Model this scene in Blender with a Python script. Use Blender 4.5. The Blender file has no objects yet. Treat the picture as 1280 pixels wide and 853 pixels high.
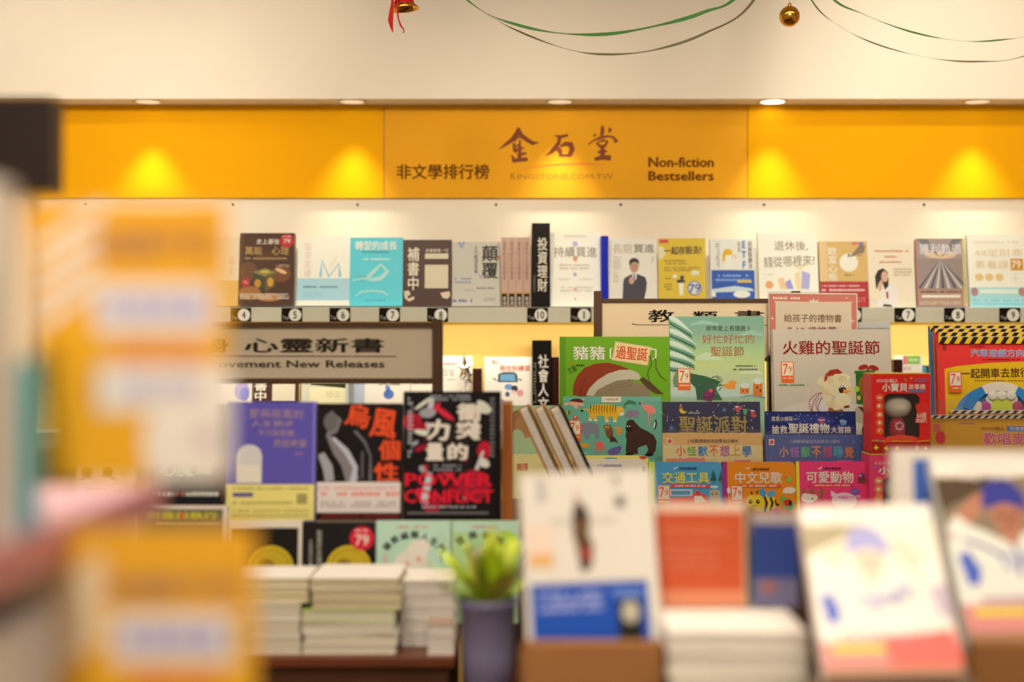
import bpy, math, random
from mathutils import Vector, Matrix, Euler

# ------------------------------------------------------------------ camera, light, exposure
sc = bpy.context.scene
COL = sc.collection
F = 50/36*1280; CY = 426.5; ZC = 1.45
R = math.radians
cam = bpy.data.cameras.new('camera'); camo = bpy.data.objects.new('camera', cam); COL.objects.link(camo)
cam.lens = 50; cam.sensor_width = 36; cam.clip_start = 0.02
camo.location = (0, 0, ZC); camo.rotation_euler = (R(90), 0, 0)
cam.dof.use_dof = True; cam.dof.focus_distance = 3.48; cam.dof.aperture_fstop = 1.8
sc.camera = camo
sc.view_settings.view_transform = 'Standard'; sc.view_settings.look = 'None'
sc.view_settings.exposure = 0.7; sc.view_settings.gamma = 1
sc.view_settings.use_curve_mapping = False
w = bpy.data.worlds.new('world'); sc.world = w; w.use_nodes = True
w.node_tree.nodes['Background'].inputs[0].default_value = (1, .82, .6, 1)
w.node_tree.nodes['Background'].inputs[1].default_value = 0.15
WARM = (1, .82, .60)
def area(name, loc, sx, sy, power, rot=(0,0,0), col=WARM):
    l = bpy.data.lights.new(name, 'AREA'); l.shape = 'RECTANGLE'; l.size = sx; l.size_y = sy
    l.energy = power; l.color = col
    o = bpy.data.objects.new(name, l); COL.objects.link(o); o.location = loc; o.rotation_euler = rot
    return o
def spot(name, loc, target, power, size=50, blend=1, rad=.03, col=WARM):
    l = bpy.data.lights.new(name, 'SPOT'); l.energy = power; l.spot_size = R(size); l.spot_blend = blend
    l.shadow_soft_size = rad; l.color = col
    o = bpy.data.objects.new(name, l); COL.objects.link(o); o.location = loc
    o.rotation_euler = (Vector(target)-Vector(loc)).to_track_quat('-Z', 'Y').to_euler()
    return o
# unseen ceiling panels added as general fill light
area('fill_panel_light', (0, .9, 2.66), 1.6, .5, 15)
area('fill_panel_light', (-.2, -1.0, 2.66), 3.0, .6, 14)
area('fill_panel_light', (.1, 2.75, 2.66), 3.0, .25, 6)
# ceiling spots aimed at the wall display, the fascia and the front table
for x, p in ((-1.5, 68), (-.5, 62), (.5, 62), (1.5, 68)):
    spot('unseen_ceiling_spot', (x, 1.75, 2.62), (x, 4.38, 1.74), p, 50, .9, .14)
spot('unseen_ceiling_spot', (-1.45, 3.4, 2.66), (-1.35, 4.3, 2.2), 8, 95)
spot('unseen_ceiling_spot', (-.68, 3.75, 2.66), (-.72, 4.3, 2.35), 1.6, 80)
spot('unseen_ceiling_spot', (1.28, 3.5, 2.66), (1.3, 4.3, 2.25), 10, 90)
spot('unseen_ceiling_spot', (.45, .75, 2.62), (.46, 1.45, 1.15), 17, 50)
spot('unseen_ceiling_spot', (-.1, .5, 2.62), (.0, 1.5, 1.15), 7, 45)
spot('unseen_ceiling_spot', (-.35, .1, 2.62), (-.2, .85, 1.4), 48, 60)
spot('unseen_ceiling_spot', (-.5, 1.6, 2.62), (-.4, 2.4, 1.1), 24, 60)
spot('unseen_ceiling_spot', (.55, 1.7, 2.62), (.6, 3.25, 1.12), 9, 44)  # added spot out of view, brightens the lower picture book steps
# light strip hidden under the upper wall shelf
area('shelf_strip_light', (0, 4.222, 1.515), 4.4, .015, 5, (R(28), 0, 0), (1, .84, .6))

# ------------------------------------------------------------------ helpers
random.seed(4)
def lin(h):
    h = h.lstrip('#')
    v = [int(h[i:i+2], 16)/255 for i in (0, 2, 4)]
    return [c/12.92 if c <= .04045 else ((c+.055)/1.055)**2.4 for c in v]
ILL = [1.0, .8, .55]
def alb(h):
    """the tone read off the photograph, divided by the warm light that falls on that display"""
    if not isinstance(h, str): return (*h, 1)
    v = [c/i for c, i in zip(lin(h), ILL)]; m = max(v)
    if m > .86:                      # paper and ink cannot be brighter than this; keep the hue of strong inks
        k = .86/m; g = min(v)/m; v = [min(.86, c*(k+(1-k)*min(1, g*1.5))) for c in v]
    return tuple(max(.004, c) for c in v)+(1,)
def raw(h): return tuple(lin(h))
def Wp(px, py, Y): return Vector(((px-640)/F*Y, Y, ZC-(py-CY)/F*Y))

MATS = {}
def mat(name, col=None, rough=.6, metal=0, noise=.06, nscale=40, bump=0, spec=.4, trans=0, wave=None, coat=0, alpha=None):
    if name in MATS: return MATS[name]
    m = bpy.data.materials.new(name); m.use_nodes = True; N = m.node_tree.nodes; L = m.node_tree.links
    b = N['Principled BSDF']; b.inputs['Roughness'].default_value = rough; b.inputs['Metallic'].default_value = metal
    b.inputs['Specular IOR Level'].default_value = spec; b.inputs['Transmission Weight'].default_value = trans
    b.inputs['Coat Weight'].default_value = coat; b.inputs['Coat Roughness'].default_value = .12
    if alpha is not None: b.inputs['Alpha'].default_value = alpha
    tc = N.new('ShaderNodeTexCoord'); nz = N.new('ShaderNodeTexNoise'); nz.inputs['Scale'].default_value = nscale
    L.new(tc.outputs['Object'], nz.inputs['Vector'])
    if col is None:
        src = N.new('ShaderNodeAttribute'); src.attribute_name = 'Col'; so = src.outputs['Color']
    else:
        src = N.new('ShaderNodeRGB'); src.outputs[0].default_value = (*col[:3], 1); so = src.outputs[0]
    mr = N.new('ShaderNodeMapRange'); L.new(nz.outputs['Fac'], mr.inputs[0])
    mr.inputs[3].default_value = 1-noise; mr.inputs[4].default_value = 1+noise
    mx = N.new('ShaderNodeVectorMath'); mx.operation = 'SCALE'; L.new(so, mx.inputs[0]); L.new(mr.outputs[0], mx.inputs['Scale'])
    out = mx.outputs[0]; h = nz.outputs['Fac']
    if wave:
        wv = N.new('ShaderNodeTexWave'); wv.bands_direction = wave[0]; wv.inputs['Scale'].default_value = wave[1]
        wv.inputs['Distortion'].default_value = wave[2]; L.new(tc.outputs['Object'], wv.inputs['Vector'])
        m2 = N.new('ShaderNodeMapRange'); m2.inputs[3].default_value = 1-wave[3]; L.new(wv.outputs['Fac'], m2.inputs[0])
        m3 = N.new('ShaderNodeVectorMath'); m3.operation = 'SCALE'; L.new(out, m3.inputs[0]); L.new(m2.outputs[0], m3.inputs['Scale'])
        out = m3.outputs[0]; h = wv.outputs['Fac']
    L.new(out, b.inputs['Base Color'])
    if bump:
        bp = N.new('ShaderNodeBump'); bp.inputs['Strength'].default_value = bump; bp.inputs['Distance'].default_value = .002
        L.new(h, bp.inputs['Height']); L.new(bp.outputs[0], b.inputs['Normal'])
    MATS[name] = m; return m
PRINT = mat('printed_paper', None, .6, noise=.03, nscale=60, spec=.06)
GLOSS = mat('glossy_print', None, .35, noise=.03, nscale=60, spec=.13)
PAGES = mat('page_edges', None, .85, noise=.05, nscale=90, wave=('Y', 260, 1.5, .35), bump=.3)
PAGESZ = mat('page_edges_flat', None, .85, noise=.05, nscale=90, wave=('Z', 150, 1.5, .4), bump=.4)
CLEAR = mat('clear_acrylic', (.96, .95, .93), .05, noise=.01, trans=1, spec=.5)
FILM = mat('clear_film', (.3, .29, .28), .12, noise=.02, spec=.8, alpha=.07)
SOLID = mat('painted_solid', None, .45, noise=.04, nscale=25)

class MB:
    def __init__(s): s.v = []; s.f = []; s.c = []; s.sm = []
    def add(s, vs, fs, col, smooth=False):
        o = len(s.v); s.v += [tuple(v) for v in vs]
        for f in fs: s.f.append([i+o for i in f]); s.c.append(col); s.sm.append(smooth)
        return s
    def box(s, x0, x1, y0, y1, z0, z1, col, M=None):
        vs = [Vector((x, y, z)) for x in (x0, x1) for y in (y0, y1) for z in (z0, z1)]
        if M: vs = [M@v for v in vs]
        return s.add(vs, [(0,1,3,2), (4,6,7,5), (0,4,5,1), (2,3,7,6), (0,2,6,4), (1,5,7,3)], col)
    def slab(s, pts, y0, y1, col, side=None):
        """an outline in x,z given a real thickness along y"""
        n = len(pts)
        a = sum(pts[i][0]*pts[(i+1) % n][1]-pts[(i+1) % n][0]*pts[i][1] for i in range(n))
        if a < 0: pts = pts[::-1]
        vs = [(x, y0, z) for x, z in pts]+[(x, y1, z) for x, z in pts]
        s.add(vs, [list(range(n)), list(range(2*n-1, n-1, -1))], col)
        return s.add(vs, [(i, i+n, (i+1) % n+n, (i+1) % n) for i in range(n)], side or col)
    def lathe(s, prof, col, c=(0,0,0), n=24, smooth=True):
        vs = []; k = len(prof)
        for i in range(n):
            a = 2*math.pi*i/n
            vs += [(c[0]+r*math.cos(a), c[1]+r*math.sin(a), c[2]+z) for r, z in prof]
        fs = [(i*k+j, ((i+1) % n)*k+j, ((i+1) % n)*k+j+1, i*k+j+1) for i in range(n) for j in range(k-1)]
        return s.add(vs, fs, col, smooth)
    def tube(s, pts, r, col, n=8):
        pts = [Vector(p) for p in pts]; vs = []
        for i, p in enumerate(pts):
            t = (pts[min(i+1, len(pts)-1)]-pts[max(i-1, 0)]).normalized()
            u = t.orthogonal().normalized(); v = t.cross(u); rr = r[i] if isinstance(r, (list, tuple)) else r
            vs += [p+(u*math.cos(2*math.pi*k/n)+v*math.sin(2*math.pi*k/n))*rr for k in range(n)]
        fs = [(i*n+k, i*n+(k+1) % n, (i+1)*n+(k+1) % n, (i+1)*n+k) for i in range(len(pts)-1) for k in range(n)]
        fs += [list(range(n))[::-1], list(range((len(pts)-1)*n, len(pts)*n))]
        return s.add(vs, fs, col, True)
    def build(s, name, m, parent=None, loc=None, rot=None, bevel=0):
        me = bpy.data.meshes.new(name); me.from_pydata(s.v, [], s.f); me.materials.append(m)
        at = me.color_attributes.new('Col', 'FLOAT_COLOR', 'CORNER')
        buf = []
        for f, c in zip(s.f, s.c):
            if isinstance(c, list):
                for q in c: buf += list(q)
            else: buf += list(c)*len(f)
        at.data.foreach_set('color', buf)
        me.polygons.foreach_set('use_smooth', s.sm)
        o = bpy.data.objects.new(name, me); COL.objects.link(o)
        if parent: o.parent = parent
        if loc is not None: o.location = loc
        if rot is not None: o.rotation_euler = rot
        if bevel:
            b = o.modifiers.new('bevel', 'BEVEL'); b.width = bevel; b.segments = 2; b.limit_method = 'ANGLE'
        return o
def tag(o, label, cat, group=None):
    o['label'] = label; o['category'] = cat
    if group: o['group'] = group
    return o
def root(name, label, cat, loc, rot=(0,0,0), group=None):
    o = bpy.data.objects.new(name, None); COL.objects.link(o); o.location = loc; o.rotation_euler = rot
    o.empty_display_size = .05
    return tag(o, label, cat, group)
def struct(o): o['kind'] = 'structure'; return o

# ---- flat print: text, shapes
TC = {}
def glyphs(s, bold, vert):
    k = (s, bold, vert)
    if k in TC: return TC[k]
    c = bpy.data.curves.new('t', 'FONT'); c.body = '\n'.join(s) if vert else s
    c.resolution_u = 2
    if vert: c.align_x = 'CENTER'
    o = bpy.data.objects.new('t', c); COL.objects.link(o)
    dg = bpy.context.evaluated_depsgraph_get(); me = bpy.data.meshes.new_from_object(o.evaluated_get(dg))
    vs = [(v.co.x, v.co.y) for v in me.vertices]; fs = [list(p.vertices) for p in me.polygons]
    bpy.data.objects.remove(o); bpy.data.curves.remove(c); bpy.data.meshes.remove(me)
    cp = [(0, 0)] if bold < .008 else [(-bold, 0), (bold, 0), (0, bold*.8), (0, -bold*.8)]
    n = len(vs); V = [(x+dx, y+dy, k) for k, (dx, dy) in enumerate(cp) for x, y in vs]
    fs = [[i+n*k for i in f] for k in range(len(cp)) for f in fs]; vs = V
    x0 = min(v[0] for v in vs); x1 = max(v[0] for v in vs); y0 = min(v[1] for v in vs); y1 = max(v[1] for v in vs)
    vs = [((x-x0)/(x1-x0), (y-y0)/(y1-y0), k) for x, y, k in vs]
    TC[k] = (vs, fs); return TC[k]
# art items work in the pixel frame of a crop: Zm(origin x, origin y, scale)
ZM = [0, 0, 1]
def Zm(ox, oy, s): ZM[:] = [ox, oy, s]
def _p(x, y): return (ZM[0]+x/ZM[2], ZM[1]+y/ZM[2])
def rect(x0, y0, x1, y1, c): return ('p', [_p(x0, y0), _p(x0, y1), _p(x1, y1), _p(x1, y0)], alb(c))
def poly(pts, c): return ('p', [_p(*p) for p in pts], alb(c))
def grad(x0, y0, x1, y1, c0, c1): return ('g', [_p(x0, y0), _p(x0, y1), _p(x1, y1), _p(x1, y0)], [alb(c0), alb(c1), alb(c1), alb(c0)])
def ell(cx, cy, rx, ry, c, n=18, rot=0):
    return ('p', [_p(cx+rx*math.cos(2*math.pi*i/n)*math.cos(rot)-ry*math.sin(2*math.pi*i/n)*math.sin(rot),
                     cy+rx*math.cos(2*math.pi*i/n)*math.sin(rot)+ry*math.sin(2*math.pi*i/n)*math.cos(rot)) for i in range(n)], alb(c))
def line(pts, w, c):
    """a brush line; w is a width or one width per point"""
    P = [Vector(_p(*p)) for p in pts]; n = len(P); ws = [(w if not isinstance(w, (list, tuple)) else w[i])/ZM[2]/2 for i in range(n)]
    a = []; b = []
    for i in range(n):
        t = (P[min(i+1, n-1)]-P[max(i-1, 0)]); t = t.normalized() if t.length else Vector((1, 0)); q = Vector((-t.y, t.x))*ws[i]
        a.append(tuple(P[i]+q)); b.append(tuple(P[i]-q))
    return ('q', a, b, alb(c))
def text(s, x0, y0, x1, y1, c, bold=.01, vert=False, rot=0):
    return ('t', s, _p(x0, y0), _p(x1, y1), alb(c), bold, vert, rot)
def greek(x0, y0, x1, y1, c, rows=2, seed=1, gap=.3):
    """lines of print too small to read"""
    r = random.Random(seed+int(x0*7+y0)); out = []
    rh = (y1-y0)/rows; q = []
    for k in range(rows):
        x = x0; ya = y0+k*rh+rh*.18; yb = y0+(k+1)*rh-rh*.18
        while x < x1:
            ww = (yb-ya)*r.uniform(.5, .95)
            if r.random() > .12:
                q.append([_p(x, ya+(yb-ya)*r.uniform(0, .3)), _p(x, yb), _p(min(x+ww, x1), yb), _p(min(x+ww, x1), ya+(yb-ya)*r.uniform(0, .3))])
            x += ww*(1+gap)
    return ('m', q, alb(c))
def clipz(a, y): return a
def clip_poly(P, r):
    for ax, lim, sg in ((0, r[0], 1), (0, r[2], -1), (1, r[1], 1), (1, r[3], -1)):
        out = []
        for i in range(len(P)):
            a, b = P[i-1], P[i]; ia = (a[ax]-lim)*sg >= 0; ib = (b[ax]-lim)*sg >= 0
            if ia != ib:
                t = (lim-a[ax])/(b[ax]-a[ax]); out.append((a[0]+(b[0]-a[0])*t, a[1]+(b[1]-a[1])*t))
            if ib: out.append(b)
        P = out
        if len(P) < 3: return []
    return P
def print_part(name, items, mp, parent, y=-.0003, step=.00005, m=None, clip=None):
    """items drawn one over the other on the plane y (local), mp maps picture to local x,z"""
    mb = MB(); k = 0; step = min(step, .0006/max(1, len(items)))
    for it in items:
        yy = y-step*k; k += 1
        if clip and it[0] in 'pqm':
            if it[0] == 'p': Q = [it[1]]; cc = it[2]
            elif it[0] == 'm': Q = it[1]; cc = it[2]
            else: Q = [[it[1][i], it[1][i+1], it[2][i+1], it[2][i]] for i in range(len(it[1])-1)]; cc = it[3]
            for q in Q:
                q = clip_poly([tuple(p) for p in q], clip)
                if q: mb.add([(mp(*p)[0], yy, mp(*p)[1]) for p in q], [list(range(len(q)))], cc)
        elif it[0] == 'g':
            q = it[1] if not clip else [(min(max(a, clip[0]), clip[2]), min(max(b, clip[1]), clip[3])) for a, b in it[1]]
            mb.add([(mp(*p)[0], yy, mp(*p)[1]) for p in q], [(0, 1, 2, 3)], it[2])
        elif it[0] == 'p': mb.add([(mp(*p)[0], yy, mp(*p)[1]) for p in it[1]], [list(range(len(it[1])))], it[2])
        elif it[0] == 'q':
            A = [(mp(*p)[0], yy, mp(*p)[1]) for p in it[1]]; B = [(mp(*p)[0], yy, mp(*p)[1]) for p in it[2]]; n = len(A)
            mb.add(A+B, [(i, i+1, n+i+1, n+i) for i in range(n-1)], it[3])
        elif it[0] == 'm':
            for q in it[1]: mb.add([(mp(*p)[0], yy, mp(*p)[1]) for p in q], [(0, 1, 2, 3)], it[2])
        elif it[0] == 't':
            _, s, (x0, y0), (x1, y1), c, bold, vert, rot = it
            vs, fs = glyphs(s, bold, vert); cx, cy = (x0+x1)/2, (y0+y1)/2; out = []
            for u, v, kk in vs:
                dx = (u-.5)*(x1-x0); dy = -(v-.5)*(y1-y0)
                px = cx+dx*math.cos(rot)-dy*math.sin(rot); py = cy+dx*math.sin(rot)+dy*math.cos(rot)
                X, Z = mp(px, py); out.append((X, yy-kk*1.2e-5, Z))
            mb.add(out, fs, c)
    return mb.build(name, m or PRINT, parent)
def sticker79(x0, y0, x1, y1):
    """the orange discount sticker: a white field with 79 over an orange foot"""
    w = x1-x0; h = y1-y0
    return ('price_sticker', [rect(x0, y0, x1, y1, 'C8531E'), rect(x0+w*.08, y0+h*.04, x1-w*.08, y0+h*.66, 'D8B58C'),
            text('7', x0+w*.15, y0+h*.1, x0+w*.55, y0+h*.6, 'C04A1C', .01), text('9', x0+w*.58, y0+h*.22, x0+w*.85, y0+h*.5, 'C04A1C', .01),
            greek(x0+w*.15, y0+h*.72, x1-w*.1, y0+h*.84, 'E0A07A', 1)])

def book(name, label, cat, r, Y, t=.015, lean=8, yaw=0, roll=0, spine='L', cover='FFFFFF', spinec=None, pages='E8D8B4',
         parts=(), group=None, hard=False, film=False, rounded=False, gloss=True, back=None, sleeve=False):
    """a face-out book: cover shell, page block and print; r is its rectangle in the picture"""
    x0, y0, x1, y1 = r
    base = Wp((x0+x1)/2, y1, Y); a = R(lean); k = (y0-CY)/F
    base.z += t*math.sin(a)+.0004
    dz = ZC-(y0-CY)/F*Y-base.z
    h = dz/(math.cos(a)+k*math.sin(a)); ww = (x1-x0)/F*Y
    ro = root(name, label, cat, base, (-a, R(roll), R(yaw)), group)
    M = Euler((-a, R(roll), R(yaw))).to_matrix()
    c = alb(cover); scol = alb(spinec) if spinec else c; ct = .0022 if hard else .0006
    bc = alb(back) if back else c
    hw = ww/2; sgn = -1 if spine == 'L' else 1
    cm = MB()
    if rounded:
        q = .012; pts = [(-hw*(-sgn)*-1 if 0 else 0, 0)]
        free = -sgn*hw; sp = sgn*hw
        arc = [(free+sgn*q*(1-math.cos(th)), h-q+q*math.sin(th)) for th in [i*math.pi/10 for i in range(6)]]
        arc2 = [(free+sgn*q*(1-math.cos(th)), q-q*math.sin(th)) for th in [i*math.pi/10 for i in range(5, -1, -1)]]
        pts = [(sp, 0), (sp, h)]+arc[::-1]+arc2[::-1]
        n = 5
        for i in range(n): cm.slab(pts, t*i/n+.0002, t*(i+1)/n-.0004, c if i in (0,) else alb(pages))
        cm.box(min(sp, sp-sgn*.0015), max(sp, sp-sgn*.0015), 0, t, 0, h, scol)
    else:
        cm.box(-hw, hw, 0, ct, 0, h, c).box(-hw, hw, t-ct, t, 0, h, bc)
        sx = sgn*hw
        cm.box(min(sx, sx-sgn*ct), max(sx, sx-sgn*ct), ct, t-ct, 0, h, scol)
        if hard: cm.box(min(sx-sgn*.006, sx-sgn*.0075), max(sx-sgn*.006, sx-sgn*.0075), -.0002, 0, 0, h, tuple(v*.6 for v in c[:3])+(1,))
    cvo = cm.build('cover', GLOSS if gloss else PRINT, ro)
    if not rounded:
        g = .003 if hard else .0006; pb = MB()
        fx = -sgn*(hw-g); sx = sgn*(hw-ct)
        pb.box(min(fx, sx), max(fx, sx), ct, t-ct, g, h-g, alb(pages)); pb.build('page_block', PAGES, ro)
    mp = lambda px, py: ((px-x0)/(x1-x0)*ww-hw, (y1-py)/(y1-y0)*h)
    yy = -.0003
    for nm, items in parts:
        if not items: continue
        print_part(nm, items, mp, ro if 'band' in nm else cvo, yy, m=GLOSS if gloss else PRINT, clip=(x0, y0, x1, y1)); yy -= min(.00005*len(items), .0006)+.00008
    if film:
        f = MB(); e = .004
        f.box(-hw-e, hw+e, yy-.0012, yy-.001, -.001, h+e*2, (1,1,1,1)); f.build('plastic_wrap', FILM, ro)
        s = MB(); rr = random.Random(int(x0))
        for _ in range(9):
            x = rr.uniform(-hw, hw); z = rr.uniform(h*.55, h); l = rr.uniform(.004, .016); an = rr.uniform(0, 3)
            s.tube([(x, yy-.0014, z), (x+l*math.cos(an), yy-.0022, z+l*math.sin(an))], .0003, (1,1,1,1), 5)
        s.build('film_crease', FILM2, ro)
    return ro
FILM2 = mat('film_crease_and_gleam', (.9, .88, .84), .15, noise=.02, spec=1)

# ------------------------------------------------------------------ room
YW = 4.4; YL = 4.2; HC = 2.75
yellow = mat('yellow_paint', (.80, .55, .17), .6, noise=.02, nscale=6, wave=('Z', 75, .2, .05), bump=.12)
cream = mat('cream_paint', (.88, .85, .80), .7, noise=.04, nscale=3)
slat = mat('cream_grooved_panel', (.84, .80, .72), .55, noise=.02, nscale=8, wave=('Z', 75, .2, .05), bump=.15)
darkwood = mat('dark_brown_wood', (.075, .030, .014), .4, noise=.3, nscale=9)
redwood = mat('reddish_wood', (.13, .035, .014), .4, noise=.3, nscale=9)
def S(name, m, *b):
    mb = MB(); mb.box(*b, (1,1,1,1)); return struct(mb.build(name, m))
zt = lambda py, Y: Wp(640, py, Y).z
XL, XR = -2.4, 2.4
S('floor', mat('floor_tile', (.30, .22, .15), .4, noise=.1, nscale=5), XL, XR, -2.2, YW+.1, -.05, 0)
S('ceiling', cream, XL, XR, -2.2, YW+.1, HC, HC+.05)
S('wall_left', cream, XL-.05, XL, -2.2, YW+.1, 0, HC)
S('wall_right', cream, XR, XR+.05, -2.2, YW+.1, 0, HC)
S('wall_front', cream, XL, XR, -2.25, -2.2, 0, HC)
zl1 = zt(403, YL); zyb = zt(248, YW)
S('wall_back', slat, XL, XR, YW, YW+.05, zl1+.012, HC)
S('wall_back_lower', yellow, XL, XR, YW, YW+.05, 0, zl1+.012)['label'] = 'yellow wall panel below the upper shelf'
zf = zt(125, 4.3)
S('trim_1', cream, XL, XR, 4.28, 4.4, zf, HC)                   # fascia dropping from the ceiling
# yellow header board above the shelf
signy = mat('yellow_board', (.86, .43, .004), .7, noise=.015, nscale=5, spec=.06)
signc = mat('paler_yellow_board', (.80, .40, .02), .7, noise=.015, nscale=5, spec=.1)
hb = root('header_board', 'long yellow header board with brown lettering under the cream ceiling fascia', 'sign', (0, YW-.0135, zyb))
mb = MB(); mb.box(Wp(62, 0, YW).x-.9, Wp(480, 0, YW).x, 0, .012, 0, zf-zyb, (1,1,1,1)); mb.build('board_panel', signy, hb)
mb = MB(); mb.box(Wp(481, 0, YW).x, Wp(933, 0, YW).x, -.001, .012, 0, zf-zyb, (1,1,1,1)); mb.build('board_panel', signc, hb)['label'] = 'paler yellow middle panel with lettering'
mb = MB(); mb.box(Wp(934, 0, YW).x, XR, 0, .012, 0, zf-zyb, (1,1,1,1)); mb.build('board_panel', signy, hb)
ILL[:] = [1.1, .85, .4]
YS = YW-.0145
mps = lambda px, py: (Wp(px, py, YS).x, Wp(px, py, YS).z-zyb)
Zm(470, 120, 2.723)
print_part('shop_lettering', [text('非文學排行榜', 70, 232, 385, 284, '6A3208', .02)], mps, hb, -.0015)['label'] = 'bold brown characters at left of the board'
print_part('shop_lettering', [text('Non-fiction', 927, 208, 1150, 243, '6A3208', .03), text('Bestsellers', 927, 256, 1150, 289, '6A3208', .03)], mps, hb, -.0015)['label'] = 'brown English lettering at right of the board'
Zm(615, 145, 7.53)
B = '8A4420'
strokes = [
 # jin
 line([(252,112),(240,165),(190,225),(120,275),(65,315)], [30,52,44,26,5], B), line([(250,115),(275,185),(330,225),(385,258),(440,250)], [20,46,40,38,8], B),
 line([(215,240),(222,215),(262,200)], [22,20,12], B), line([(205,255),(212,330),(235,345)], [30,26,20], B), line([(215,325),(260,310),(300,300)], [28,26,18], B),
 line([(225,290),(262,268)], [16,22], B),
 line([(262,225),(262,300),(262,400)], [18,26,34], B), line([(235,375),(300,355),(325,350)], [20,26,18], B), line([(185,372),(205,405)], [18,26], B), line([(275,365),(245,405)], [20,14], B),
 line([(190,425),(240,415),(335,408)], [34,40,36], B), line([(205,410),(212,438)], [26,22], B),
 # shi
 line([(592,186),(650,196),(715,180)], [12,28,24], B), line([(635,195),(630,250),(585,315),(545,350),(505,375)], [34,34,46,26,6], B),
 line([(600,290),(640,330),(650,375)], [30,46,30], B), line([(640,290),(690,262),(740,270),(755,310),(730,375)], [20,38,56,50,44], B), line([(630,370),(690,372),(745,376)], [28,24,22], B),
 # tang
 line([(1038,92),(1040,140),(1030,185)], [22,36,34], B), line([(958,172),(975,190)], [18,30], B), line([(1095,115),(1115,130),(1100,160)], [16,36,8], B),
 line([(905,270),(950,235),(1020,205),(1090,190),(1140,200),(1175,240),(1150,248)], [12,14,28,20,20,34,26], B),
 line([(985,250),(1000,270),(1020,295)], [20,22,20], B), line([(1000,245),(1050,230),(1085,240),(1060,290)], [14,24,24,24], B), line([(1010,285),(1060,280)], [20,20], B),
 line([(995,345),(1040,330),(1085,335)], [20,26,16], B), line([(1040,290),(1040,340),(1038,395)], [36,44,50], B), line([(965,408),(1040,392),(1120,395)], [34,44,50], B)]
print_part('shop_lettering', strokes, mps, hb, -.0015)['label'] = 'three large brush characters in the middle'
print_part('swoosh', [line([(285,505),(420,480),(600,458),(780,452),(950,455),(1060,460)], [2,8,13,14,9,2], 'E8742A')], mps, hb, -.0015)
print_part('web_lettering', [text('K', 175, 538, 225, 597, 'A86818', .01), text('INGSTONE.COM.TW', 238, 545, 1140, 597, 'B87820', .008)], mps, hb, -.0015)
# screws in the wall
ILL[:] = [1.2, .95, .65]
for i, px in enumerate((107, 291, 447, 620, 776, 955, 1155)):
    mb = MB(); mb.lathe([(0, 0), (.004, 0), (.004, .003), (.001, .004), (0, .004)], (.05, .03, .02, 1), n=10)
    o = mb.build('screw', SOLID, None, Wp(px, 256, YW-.0), (R(90), 0, 0)); tag(o, 'tiny dark screw head in the cream wall, '+('far left above the big yellow card', 'above the left end of the book row', 'above the turquoise book', 'above the pinkish spines', 'above the white book with the suited man', 'above the crowd drawing book', 'above the light trails book')[i], 'screw', 'screws under the header board')
# downlights in the fascia's underside
metalw = mat('white_metal', (.8, .78, .72), .35, noise=.02)
for px, lb in ((185, 'leftmost'), (440, 'second from the left'), (700, 'above the middle brush lettering'), (966, 'bright, just right of the paler panel'), (1222, 'rightmost')):
    x = Wp(px, 0, 4.33).x
    d = root('recessed_downlight', 'small recessed downlight under the cream fascia, '+lb, 'lamp', (x, 4.332, zf), (0,0,0), 'downlights over the header board')
    mb = MB(); mb.lathe([(.036, 0), (.048, 0), (.049, -.001), (.046, -.002), (.037, -.0015), (.036, 0)], (1,1,1,1)); mb.build('rim', metalw, d)
    lm = mat('lamp_lens_bright' if px == 966 else 'lamp_lens', (.9, .85, .7), .3); pn_ = lm.node_tree.nodes['Principled BSDF']
    pn_.inputs['Emission Color'].default_value = (1, .85, .6, 1); pn_.inputs['Emission Strength'].default_value = 3 if px == 966 else .35
    mb = MB(); mb.lathe([(0, -.001), (.036, -.001)], (1,1,1,1)); mb.build('lens', lm, d)
    spot('downlight_lamp', (x, 4.296, zf-.006), (x, 4.385, zf-1.05), 8.5, 68, 1, .025, (1, .84, .56))
# housings added for the fill panels (out of frame)
for i, (x, y, sx, sy) in enumerate(((0, .9, 1.6, .5), (-.2, -1.0, 3.0, .6), (.1, 2.75, 3.0, .25))):
    mb = MB(); mb.box(x-sx/2-.03, x+sx/2+.03, y-sy/2-.03, y+sy/2+.03, 2.67, HC, (1,1,1,1))
    tag(mb.build('fill_panel_housing', metalw), 'long flat fill light panel added out of view, '+('over the camera', 'behind the camera', 'before the wall display')[i], 'lamp', 'added fill light panels')

# ------------------------------------------------------------------ wall shelves
def wall_shelf(py0, py1, lab):
    z1 = zt(py0, YL); z0 = zt(py1, YL)
    r = root('wall_shelf', lab, 'shelf', (0, YL, z0))
    mb = MB(); mb.box(XL+.02, XR-.02, .004, YW-YL-.001, z1-z0-.02, z1-z0-.001, alb('E8DCC0')); mb.build('shelf_board', SOLID, r)
    mb = MB()
    mb.box(XL+.02, XR-.02, 0, .004, 0, z1-z0, alb('D8C8A0'))
    for k in range(1, 9): mb.box(XL+.02, XR-.02, -.0006, 0, (z1-z0)*k/9-.0005, (z1-z0)*k/9+.0005, alb('C0AE84'))
    mb.build('label_strip', SOLID, r)
    mb = MB(); mb.box(XL+.02, XR-.02, -.003, .006, -.008, -.0002, alb('D8A020')); mb.build('edge_lip', SOLID, r)
    return z1
ILL[:] = [1.15, .92, .62]
z1 = wall_shelf(384.5, 403, 'upper cream wall shelf holding the face-out bestsellers above numbered tags')
z2 = wall_shelf(541, 559, 'lower wall shelf mostly hidden behind the front displays')
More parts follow.
